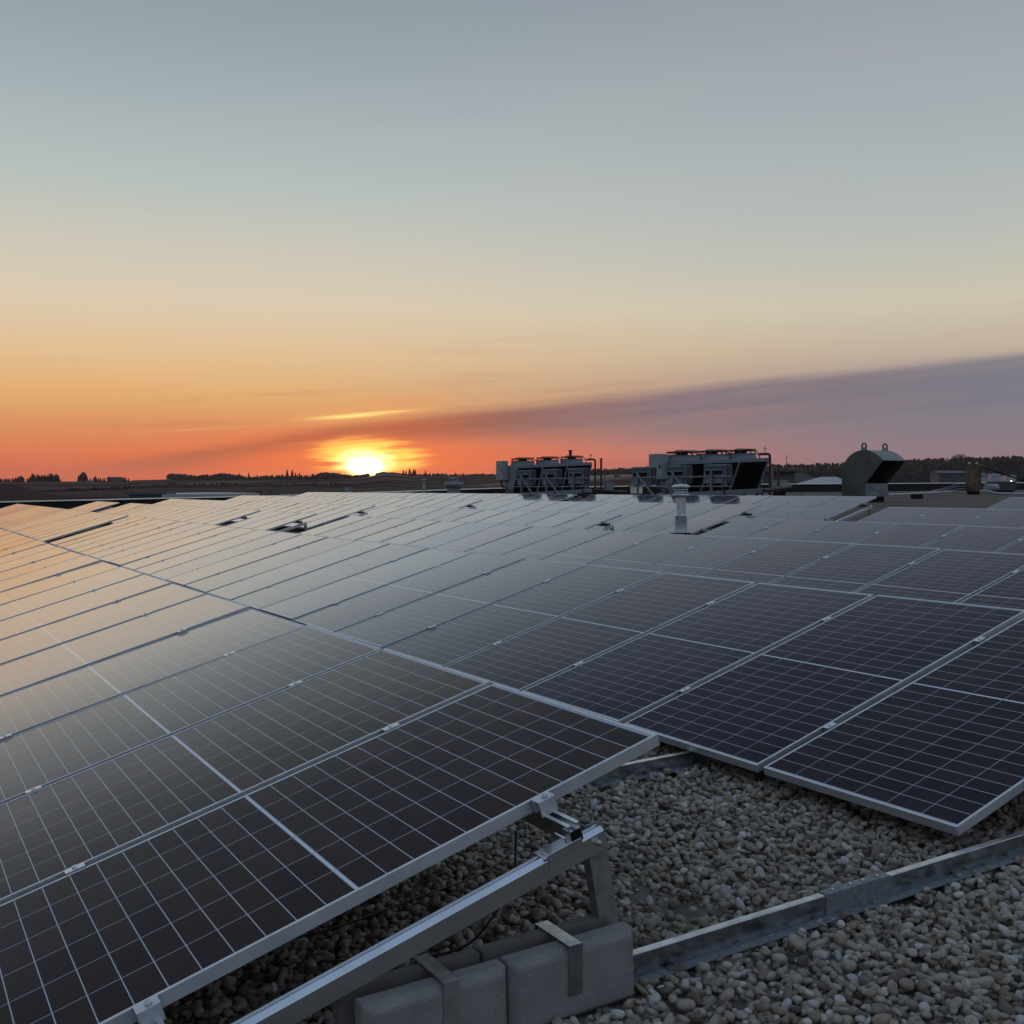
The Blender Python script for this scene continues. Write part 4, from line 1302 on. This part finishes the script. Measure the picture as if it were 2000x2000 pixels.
# coppery electrical cabinet at the right with its conduits
def cabinet():
    D = 55.0
    p = at_depth(1908, 964, D)
    g = G(p.x)
    X0 = p.x
    yl = on_x(1886, 930, X0).y; yn = on_x(1907, 930, X0).y
    zt = at_depth(1900, 906, D).z - g
    r = thing('electrical_cabinet', 'tall metal cabinet, painted coppery with sunset glow, standing by the parapet at far right', 'cabinet', (X0, yn, g))
    MB().box(0, .42, 0, yl - yn, .12, zt).build('body', M['sunset_metal'], r, bevel=.02)
    MB().box(-.012, -.001, .05, yl - yn - .05, .2, zt - .08).build('door', M['sunset_metal'], r, bevel=.004)
    MB().box(.05, .35, .05, yl - yn - .05, -.02, .12).build('plinth', M['dark'], r)
    lg = MB()
    for yy in (.1, yl - yn - .1): lg.lathe([(.05, zt), (.05, zt + .08), (0, zt + .1)], (.15, yy, 0), 8)
    lg.build('lifting_eye', M['conduit'], r)
    br = MB().tube([(.4, -.02, zt - .15), (1.3, -1.2, zt * .55), (1.9, -2.0, .45)], .035, 6); br.build('brace', M['dark'], r)
    c = MB()
    for k in range(4):
        q = k * .13
        c.tube([(.1, yl - yn + .02, .55 - q), (.05, yl - yn + .5, .52 - q), (.0, yl - yn + 1.3, .30 - q * .5), (-.1, yl - yn + 2.2, .12)], .017, 6)
    c.build('conduit', M['conduit'], r)
    # long conduits on the gravel to both sides
    a = at_depth(1870, 966, D); b2 = at_depth(1735, 968, 47)
    o = MB().tube([(a.x, a.y, G(a.x) + .14), ((a.x + b2.x) / 2, (a.y + b2.y) / 2, G((a.x + b2.x) / 2) + .14), (b2.x, b2.y, G(b2.x) + .14)], .05, 6).build('conduit_run', M['conduit'])
    tag(o, 'pale conduit run lying on the gravel from the hood to the coppery cabinet', 'conduit')
    a = at_depth(1914, 959, D); b2 = at_depth(1945, 963.5, D); c2 = at_depth(2060, 966, D)
    o = MB().tube([a, (a + b2) / 2 + Vector((0, 0, .05)), b2, c2], .07, 6).build('conduit_run', M['conduit'])
    tag(o, 'pale conduit run leaving the coppery cabinet to the right', 'conduit')
    bx = at_depth(1791, 970, 46)
    tag(MB().box(-.22, .22, -.15, .15, -.03, .17).build('support_block', M['dark'], loc=(bx.x, bx.y, G(bx.x)), bevel=.02), 'dark rubber pipe support block lying on the far gravel', 'support block')
    q = at_depth(1925, 952, 57); 
    tag(MB().lathe([(.16, 0), (.2, .1), (.2, .9), (.1, 1.0)], (0, 0, 0), 14, axis='X').build('pipe_section', M['equip_pale'], loc=(q.x, q.y, q.z)), 'short pale pipe beside the coppery cabinet', 'pipe')
    q = at_depth(1952, 957, 60); g = G(q.x)
    t2 = thing('junction_box', 'dark blue grey box on the gravel right of the coppery cabinet', 'junction box', (q.x, q.y, g))
    MB().box(-.2, .5, -.7, .7, .1, .62).build('body', M['inv_dark'], t2, bevel=.02)
    MB().box(-.1, .4, -.6, .6, -.03, .15).build('plinth', M['dark'], t2)
cabinet()

# small roof equipment round the condensers
def roof_box(px, pyb, pyt, wpx, depth, label, m='equip_pale', name='equipment_box', lid=True):
    p = at_depth(px, pyb, depth); g = G(p.x); t = at_depth(px, pyt, depth).z
    s = depth / FPX; h = wpx * s / 2
    r = thing(name, label, 'equipment box', (p.x, p.y, g))
    MB().box(-h, h, -h, h, max(p.z - g, 0.05), t - g).build('body', M[m], r, bevel=.01)
    if lid: MB().box(-h * 1.1, h * 1.1, -h * 1.1, h * 1.1, t - g, t - g + .05).build('lid', M[m], r)
    MB().box(-h * .8, h * .8, -h * .8, h * .8, -.03, max(p.z - g, 0.05)).build('legs', M['dark'], r)
roof_box(1190, 958, 944, 12, 47, 'small pale box on the roof between the two condensers')
roof_box(1243, 964, 951, 17, 35.5, 'small tan box under the leftmost inverter of the right rack', 'coping')
roof_box(1522, 950, 940, 22, 55, 'low pale box to the right of the larger condenser')
mast(1174, 958, 896, 49, .05, 'thin red brown riser pipe right of the left condenser')
mast(1181, 962, 925, 47, .035, 'short grey pipe beside the small pale roof box', m='galv_dull')
mast(1114, 893, 880, 50, .07, 'dark pipe stub on top of the left condenser')
mast(1520, 960, 908, 50, .06, 'dark upright pipe behind the larger condenser')
mast(1508, 962, 907, 45, .045, 'grey upright pipe next to the red header of the larger condenser', m='galv_dull')
def pipe_run(pts, rad, label):
    o = MB().tube(pts, rad, 7).build('pipe_run', M['pipe_red']); tag(o, label, 'pipe')
pipe_run([at_depth(1160, 957, 47), at_depth(1178, 958, 47), at_depth(1205, 960, 46), at_depth(1225, 961, 45)], .06, 'dark pipes lying low between the two condensers')
pipe_run([at_depth(1492, 958, 44), at_depth(1520, 954, 46), at_depth(1545, 951, 48)], .08, 'dark pipe bundle right of the larger condenser')

# ------------------------------------------------------------------ buildings beyond the roof
def far_building(pxl, pxr, py_eave, py_base, depth, dep_m, label, wall='far_wall', roof='far_roof', ridge_py=None, flat=False, name='house', nwin=0, lit=None, cat='house'):
    a = at_depth(pxl, py_base, depth); b = at_depth(pxr, py_base, depth)
    ze = at_depth(pxl, py_eave, depth).z
    zr = at_depth(pxl, ridge_py, depth).z if ridge_py else ze + .6
    base = min(tz((a.x + b.x) / 2, (a.y + b.y) / 2), a.z)
    ux = (b - a); ux.z = 0; wd = ux.length; ux.normalize()
    uy = Vector((-ux.y, ux.x, 0))
    r = thing(name, label, cat, (a.x, a.y, base))
    h = ze - base
    wl = MB(); wl.obox(ux * (wd / 2) + uy * (dep_m / 2) + Vector((0, 0, h / 2 - .5)), ux, uy, (0, 0, 1), wd, dep_m, h + 1)
    wl.build('wall', M[wall], r)
    rf = MB()
    if flat:
        rf.obox(ux * (wd / 2) + uy * (dep_m / 2) + Vector((0, 0, h + .15)), ux, uy, (0, 0, 1), wd + .6, dep_m + .6, .3)
    else:
        o_ = wd * .03
        rf.extrude([(-dep_m * .08, h), (dep_m * 1.08, h), (dep_m / 2, zr - base)], ux * -o_, uy, (0, 0, 1), ux * (wd + 2 * o_))
    rf.build('roof', M[roof], r)
    for i in range(nwin):
        c = ux * (wd * (i + .5) / nwin) + uy * -.02 + Vector((0, 0, h * .55))
        wn = MB().obox(c, ux, uy, (0, 0, 1), wd / nwin * .42, .05, h * .34)
        wn.build('window', M['lit_warm'] if lit is not None and i in lit else M['dark'], r)
    return r

# long low warehouse at the left beyond the parapet
def warehouse():
    a = at_depth(253, 976, 118); b = at_depth(316, 975, 118)
    r = far_building(253, 320, 966.3, 985, 118, 3, 'low grey warehouse wall end left of the pale flat roof', name='warehouse', flat=True, roof='far_wall', cat='warehouse')
    t = thing('flat_roof_building', 'neighbouring building with a wide pale flat roof and dark wall posts', 'building', (0, 0, 0))
    p = [at_depth(316, 966.6, 116), at_depth(430, 965.0, 122), at_depth(507, 962.6, 150), at_depth(420, 961.8, 185), at_depth(340, 963.4, 160)]
    zt = sum(q.z for q in p) / len(p)
    p = [Vector((q.x, q.y, CAM.z - 0.62)) for q in p]
    rb = MB()
    n = len(p)
    rb.add([q for q in p] + [q + Vector((0, 0, -.35)) for q in p], [tuple(range(n))] + [(i, (i + 1) % n, n + (i + 1) % n, n + i) for i in range(n)])
    rb.build('roof', M['white'], t)
    wl = MB(); c = sum(p, Vector()) / n
    q2 = [c + (q - c) * .97 for q in p]
    wl.add([q + Vector((0, 0, -.35)) for q in q2] + [Vector((q.x, q.y, BASE - 1)) for q in q2], [(i, (i + 1) % n, n + (i + 1) % n, n + i) for i in range(n)])
    wl.build('wall', M['far_wall'], t)
    ps = MB()
    for k in (0.02, .32, .62, .95):
        q = q2[0].lerp(q2[1], k); ps.box(q.x - .18, q.x + .18, q.y - .5, q.y + .1, BASE, CAM.z - 1.0)
    ps.build('post', M['dark'], t)
warehouse()
# buildings right of centre
far_building(1490, 1552, 921, 948, 150, 14, 'tan gabled shed with a pale eave behind the pipes', 'far_wall', 'far_roof', 919, name='shed', cat='shed', nwin=4)
far_building(1552, 1612, 944, 949, 160, 26, 'long dark shingled roof sloping beside the tan shed', 'far_wall_b', 'far_roof', 921, name='house')
def tent(pxl, pxr, pxa, pyb, pyt, depth):
    a = at_depth(pxl, pyb, depth); b = at_depth(pxr, pyb, depth); base = BASE
    ux = (b - a).normalized(); uy = Vector((-ux.y, ux.x, 0)); wd = (b - a).length
    zt = at_depth(pxa, pyt, depth).z - base; ze = a.z - base
    r = thing('pavilion', 'white hipped canvas roof just left of the gooseneck hood', 'pavilion', (a.x, a.y, base))
    MB().obox(ux * (wd / 2) + uy * 5 + Vector((0, 0, ze / 2)), ux, uy, (0, 0, 1), wd * .96, 9.6, ze).build('wall', M['far_wall'], r)
    rf = MB(); d = 10
    e = [Vector((0, 0, ze)), ux * wd + Vector((0, 0, ze)), ux * wd + uy * d + Vector((0, 0, ze)), uy * d + Vector((0, 0, ze))]
    rA = ux * wd * .42 + uy * d * .5 + Vector((0, 0, zt)); rB = ux * wd * .85 + uy * d * .5 + Vector((0, 0, zt))
    rf.add(e + [rA, rB], [(0, 1, 5, 4), (1, 2, 5), (2, 3, 4, 5), (3, 0, 4), (3, 2, 1, 0)])
    rf.build('roof', M['white'], r)
tent(1594, 1668, 1624, 944.5, 930.5, 135)
far_building(1834, 1890, 924, 934, 420, 9, 'long grey barn in the dark field left of the coppery cabinet', 'far_wall', 'far_grey', 919, name='barn', cat='barn')
far_building(1915, 1930, 929, 933, 400, 8, 'small pale shed right of the coppery cabinet', 'white', 'far_grey', 922.5, name='shed', cat='shed')
far_building(1936, 1954, 927, 931, 430, 5, 'low white trailer parked at the edge of the far field', 'white', 'white', 925.5, name='trailer', cat='trailer', nwin=4)
far_building(1966, 1985, 929.5, 931, 450, 6, 'low white shed at the far right field edge', 'white', 'white', 928.4, name='shed', cat='shed')
# farm on the left skyline
def farm(pxl, pxr, pye, pyr, dist, label, wall, roof, name='house', cat='house', nwin=0, lit=None):
    h = heading((pxl + pxr) / 2)
    p = CAM + h * dist
    zt = tz(p.x, p.y)
    k = h.dot(DIR) * dist
    q = project((p.x, p.y, zt))
    return far_building(pxl, pxr, pye, q[1], k, 10, label, wall, roof, pyr, name=name, cat=cat, nwin=nwin, lit=lit)
farm(209, 236, 936, 931.5, 2280, 'dark gabled farmhouse among trees on the left skyline', 'far_wall_b', 'far_roof', nwin=3)
farm(150, 160, 941, 939.5, 2280, 'small white shed left of the dark farmhouse', 'white', 'far_grey', 'shed', 'shed')
farm(168, 182, 940, 938.0, 2280, 'pale farm shed between the tall trees and the farmhouse', 'far_wall', 'far_grey', 'shed', 'shed')
farm(222, 240, 943.8, 942.4, 1900, 'row of pale storage bins below the farmhouse', 'far_wall', 'far_wall', 'shed', 'shed')
farm(243, 250, 944, 942.8, 1900, 'small pale tank shed right of the storage bins', 'far_wall', 'far_wall', 'shed', 'shed')
farm(326, 333, 936.5, 935.2, 2200, 'tiny white house at the left end of the skyline wood', 'white', 'white')
# houses on the right hillside, some with a lit window
HH = [(1205, 931), (1192, 927), (1212, 921), (1560, 925), (1585, 917), (1618, 914), (1640, 921), (1785, 912), (1800, 920), (1838, 911), (1846, 906), (1868, 909), (1880, 915), (1935, 905), (1962, 912), (1982, 903), (1925, 913), (1760, 926), (1950, 897.5), (1906, 898.5)]
for i, (px, py) in enumerate(HH):
    # find the distance where the hillside has this image height
    h = heading(px); best = None
    for dist in np.linspace(700, 2350, 120):
        p = CAM + h * dist
        q = project((p.x, p.y, tz(p.x, p.y)))
        if best is None or abs(q[1] - py) < best[0]: best = (abs(q[1] - py), dist)
    dist = best[1] - 25
    wpx = 9 * 900 / dist + 3
    near = ['standing left of the larger condenser', 'right of the left condenser', 'high between the two condensers'][i] if i < 3 else None
    if near is None:
        side = 'left of' if px < 1733 else 'right of'
        near = f'{side} the gooseneck hood, {ORD[sum(1 for q in HH[3:i + 1] if (q[0] < 1733) == (px < 1733))]} by distance from it'
    hs = sorted([q[0] for q in HH[3:] if q[0] < 1733], reverse=True) if px < 1733 else sorted([q[0] for q in HH[3:] if q[0] > 1733])
    if i >= 3: near = f'{ORD[hs.index(px) + 1]} one to the {"left" if px < 1733 else "right"} of the gooseneck hood'
    farm(px - wpx / 2, px + wpx / 2, py - 2.2 * 1200 / dist - .8, py - 3.6 * 1200 / dist - 1.2, dist, f'small {"pale" if i % 2 else "dark"} house on the far hillside, {near}', 'white' if i % 2 else 'far_wall_b', 'far_roof' if i % 3 else 'far_grey', nwin=2, lit=(0,) if i in (9, 12, 13, 15, 18) else ((0, 1) if i == 19 else None))

# lamps that glow far off
def lamp_post(px, py, dist, mname, label, hgt=7):
    h = heading(px); p = CAM + h * dist
    z1 = at_depth(px, py, h.dot(DIR) * dist).z
    z0 = tz(p.x, p.y)
    r = thing('yard_lamp', label, 'lamp', (p.x, p.y, z0))
    MB().tube([(0, 0, 0), (0, 0, max(z1 - z0, 1))], .15, 6).build('pole', M['bark'], r)
    MB().lathe([(.0, -.5 * dist / 500), (.45 * dist / 500, 0), (0, .5 * dist / 500)], (0, 0, max(z1 - z0, 1)), 8).build('lamp_head', M[mname], r)
lamp_post(1975, 940, 300, 'lit_white', 'small bright yard lamp just above the parapet at far right')
lamp_post(1903, 899, 2000, 'lit_red', 'orange red lights glowing on the ridge above the coppery cabinet')
lamp_post(1909, 898, 2000, 'lit_red', 'right hand orange red light on the ridge above the cabinet')
lamp_post(1846, 904, 1700, 'lit_warm', 'warm lamp dot on the dark hillside left of the coppery cabinet')
lamp_post(1987, 902, 1600, 'lit_warm', 'warm lamp dot on the hillside at the right photo edge')

# tall radio mast
h = heading(1536); p = CAM + h * 2300
tag(MB().tube([(0, 0, 0), (0, 0, 28)], [.9, .5], 5).build('radio_mast', M['far_grey'], loc=(p.x, p.y, tz(p.x, p.y))), 'thin radio mast on the skyline right of the larger condenser', 'mast')

# ------------------------------------------------------------------ trees
def spruce_proto(seed, bare=False):
    rr = random.Random(seed)
    r = thing('spruce_tree' if not bare else 'bare_tree', '', 'tree')
    MB().tube([(0, 0, 0), (0, 0, .9)], [.03, .008], 5).build('trunk', M['bark'], r)
    c = MB()
    if not bare:
        nl = 16
        for k in range(nl):
            z = .08 + .90 * k / nl
            R_ = .25 * (1 - (z - .08) / .93) ** .7 * rr.uniform(.75, 1.2) + .012
            for j in range(13):
                a = rr.uniform(0, 2 * PI); ln = R_ * rr.uniform(.6, 1.15); w_ = .05 * rr.uniform(.7, 1.3)
                d = Vector((math.cos(a), math.sin(a), 0)); s_ = Vector((-d.y, d.x, 0))
                b0 = Vector((0, 0, z + .04)); tip = d * ln + Vector((0, 0, z - .05 * rr.uniform(0, 1)))
                c.add([b0 - s_ * .01, b0 + s_ * .01, d * ln * .6 + s_ * w_ + Vector((0, 0, z)), tip, d * ln * .6 - s_ * w_ + Vector((0, 0, z))], [(0, 1, 2, 3, 4)])
                c.add([b0 + Vector((0, 0, .02)), d * ln * .7 + Vector((0, 0, z + .045)), tip, d * ln * .5 + Vector((0, 0, z - .05))], [(0, 1, 2, 3)])
        c.add([(-.012, 0, .9), (.012, 0, .9), (0, 0, 1.03)], [(0, 1, 2)]); c.add([(0, -.012, .9), (0, .012, .9), (0, 0, 1.03)], [(0, 1, 2)])
        c.build('crown', M['needle'], r)
    else:
        for k in range(230):
            a = rr.uniform(0, 2 * PI); zz = rr.uniform(.25, 1.0); q = rr.uniform(0, 1) ** .5 * .33 * math.sqrt(max(.05, 1 - ((zz - .55) / .5) ** 2))
            p_ = Vector((q * math.cos(a), q * math.sin(a), zz)); d = Vector((rr.uniform(-1, 1), rr.uniform(-1, 1), rr.uniform(.2, 1.4))).normalized()
            s_ = d.cross(Vector((rr.uniform(-1, 1), rr.uniform(-1, 1), .1))).normalized()
            l_ = rr.uniform(.04, .09)
            c.add([p_ - d * l_ - s_ * .008, p_ - d * l_ * .2 + s_ * .018, p_ + d * l_, p_ - s_ * .014], [(0, 1, 2, 3)])
        c.build('crown', M['twig'], r)
        lim = MB()
        for k in range(7):
            a = 2 * PI * k / 7; lim.tube([(0, 0, .2 + .04 * k), (.1 * math.cos(a), .1 * math.sin(a), .5 + .03 * k), (.2 * math.cos(a), .2 * math.sin(a), .75 + .02 * k)], [.014, .009, .003], 4)
        lim.build('limbs', M['bark'], r)
    return r
SP = [spruce_proto(s) for s in (1, 2, 3)]
BT = [spruce_proto(s, True) for s in (11, 12)]
used = set()
def plant(proto, px, hpx, dist, label, group, wide=1.0, base_py=None):
    h = heading(px); p = CAM + h * dist
    z = tz(p.x, p.y)
    if base_py is not None:
        z = min(z, at_depth(px, base_py, h.dot(DIR) * dist).z)
    H_ = hpx * dist * h.dot(DIR) / FPX
    loc, rot, sc = (p.x, p.y, z - .2), (0, 0, random.uniform(0, 6.28)), (H_ * wide, H_ * wide, H_)
    if proto.name not in used:
        used.add(proto.name)
        proto.location, proto.rotation_euler, proto.scale = loc, rot, sc
        proto['label'] = label; proto['group'] = group
    else:
        copy_thing(proto, loc, rot, label, group, sc)
# windbreak rows on the left skyline (px, height px)
for px, hp in [(31, 9), (36, 11), (41, 14), (45, 12), (54, 9), (59, 12), (64, 17), (67, 15), (73, 15), (77, 14), (82, 15), (87, 16), (92, 14), (97, 16), (101, 17), (106, 15), (110, 17), (114, 14)]:
    plant(random.choice(SP), px, hp + random.uniform(-1, 1), 2290 + random.uniform(-30, 30), 'dense dark spruce of the windbreak on the far left skyline', 'windbreak spruces on the left skyline', 1.5)
for px, hp in [(154, 14), (158, 17), (162, 21), (166, 20), (169, 15), (177, 9), (184, 11), (187, 13), (192, 9), (196, 10), (201, 9), (205, 9), (242, 11), (246, 9), (251, 7)]:
    plant(random.choice(SP), px, hp, 2320 + random.uniform(-25, 25), 'dark spruce around the farmhouse on the left skyline', 'farmyard spruces', 1.2)
for px in range(0, 30, 4):
    plant(random.choice(SP), px + random.uniform(-1, 1), random.uniform(6, 9), 2330, 'low spruce at the left photo edge of the skyline', 'low skyline spruces at the left edge', 1.5)
for px, hp in [(561, 17), (571, 17), (577, 11), (581, 9), (585, 11), (431, 11), (436, 9), (468, 11), (486, 12), (503, 8), (551, 9), (598, 7), (620, 6), (633, 6), (642, 5)]:
    plant(random.choice(SP), px, hp + 3, 2300, 'lone pointed spruce rising above the skyline wood left of the sun', 'pointed spruces left of the sun', .9)
for px, hp in [(788, 12), (793, 11), (800, 16), (804, 10), (808, 15), (811, 14), (831, 12), (838, 6), (860, 6), (890, 9), (905, 8), (918, 6), (945, 7)]:
    plant(random.choice(SP), px, hp, 2350, 'small pointed spruce on the skyline right of the sun', 'pointed spruces right of the sun', .95)
for px, hp in [(366, 9), (370, 12), (378, 11), (387, 10), (392, 12), (400, 8), (408, 13), (414, 14), (420, 12), (430, 10), (440, 12), (452, 10), (463, 9), (470, 12), (480, 10), (492, 9), (497, 14), (505, 17), (511, 11), (518, 10), (527, 13), (534, 11), (541, 8)]:
    plant(random.choice(SP + BT), px, hp * .9, 900 + random.uniform(-60, 60), 'dark tree in the shelter belt below the left skyline field', 'shelter belt trees in the field', 1.5)
for px, hp in [(1864, 12), (1872, 14), (1880, 13), (1888, 9), (1820, 6), (1835, 7), (1850, 7), (1900, 7), (1920, 6), (1960, 5), (1990, 6)]:
    plant(random.choice(BT), px, hp, 2250, 'broad bare tree on the skyline above the coppery cabinet', 'bare trees on the right skyline', 1.6)
for px, hp in [(72, 10), (88, 8), (103, 12), (130, 9), (108, 7)]:
    plant(random.choice(BT), px, hp, 400, 'bare shrub tree in the near field behind the left parapet', 'bare shrubs behind the left parapet', 1.3)

def wood(name, label, regions, n, hm, matn, seed, pointed=.4):
    """far wood that reads as one mass: many small ragged crowns"""
    rr = random.Random(seed); c = MB()
    for _ in range(n):
        pxa, pxb, da, db = rr.choice(regions)
        px = rr.uniform(pxa, pxb); dist = rr.uniform(da, db)
        h = heading(px); p = CAM + h * dist
        z = tz(p.x, p.y) - .5
        H_ = hm * rr.uniform(.45, 1.2) * ((.78 + .30 * math.sin(px * .045 + 1.0) * math.sin(px * .017)) if px < 1100 else 1.0); R_ = H_ * rr.uniform(.28, .5)
        k = 7; pt = rr.random() < pointed
        lv = [(0.0, .5), (.30, 1.0), (.62, .55), (.85, .22)] if pt else [(0.0, .55), (.38, 1.0), (.68, .86), (.90, .45)]
        vs = []
        for hz, rf in lv:
            for i in range(k):
                a = 2 * PI * i / k + hz
                q = R_ * rf * rr.uniform(.65, 1.15) * (.75 if pt else 1.1)
                vs.append((p.x + q * math.cos(a), p.y + q * math.sin(a), z + H_ * (hz + rr.uniform(-.05, .05))))
        vs.append((p.x, p.y, z + H_ * (1.1 if pt else .97)))
        fs = []
        for m_ in range(3):
            fs += [(m_ * k + i, m_ * k + (i + 1) % k, (m_ + 1) * k + (i + 1) % k, (m_ + 1) * k + i) for i in range(k)]
        fs += [(3 * k + i, 3 * k + (i + 1) % k, 4 * k) for i in range(k)]
        c.add(vs, fs)
    tag(c.build(name, M[matn]), label, 'wood', kind='stuff')
wood('far_wood', 'dark wood along the skyline left of the setting sun', [(328, 372, 2200, 2420), (372, 640, 2150, 2430), (395, 520, 2250, 2430), (620, 720, 2330, 2430)], 1300, 12.5, 'twig', 3)
wood('far_wood', 'low dark wood on the skyline right of the setting sun', [(735, 985, 2320, 2430), (735, 800, 2300, 2420), (900, 1300, 2250, 2450)], 1100, 7.0, 'twig', 4)
wood('far_wood', 'bare grey brown trees covering the dark hillside on the right', [(1150, 2150, 1500, 2430), (1500, 2150, 1100, 1700), (1740, 2150, 900, 1300)], 3000, 7.0, 'twig', 5, .05)
wood('far_wood', 'dark evergreens mixed through the hillside wood on the right', [(1150, 2150, 1600, 2430), (1500, 2150, 1100, 1700), (1740, 2150, 900, 1300)], 1500, 7.5, 'needle', 8, .8)
wood('far_wood', 'thin dark bush belt across the fields left of the sun', [(300, 700, 1350, 1420), (0, 300, 1150, 1180)], 260, 4.0, 'twig', 6)

# ------------------------------------------------------------------ evening haze over the land
def haze():
    m = bpy.data.materials.new('evening haze'); m.use_nodes = True
    t = m.node_tree
    for nd in list(t.nodes):
        if nd.type == 'BSDF_PRINCIPLED': t.nodes.remove(nd)
    v = t.nodes.new('ShaderNodeVolumePrincipled')
    v.inputs['Color'].default_value = (0.86, 0.80, 0.80, 1)
    v.inputs['Density'].default_value = HAZE
    v.inputs['Anisotropy'].default_value = 0.55
    t.links.new(v.outputs[0], t.nodes['Material Output'].inputs['Volume'])
    o = MB().box(-6600, 6600, -6600, 6600, -75, 110).build('haze', m)
    tag(o, 'thin evening haze lying over the far fields and hills', 'haze', kind='stuff')
HAZE = 0.000045
haze()
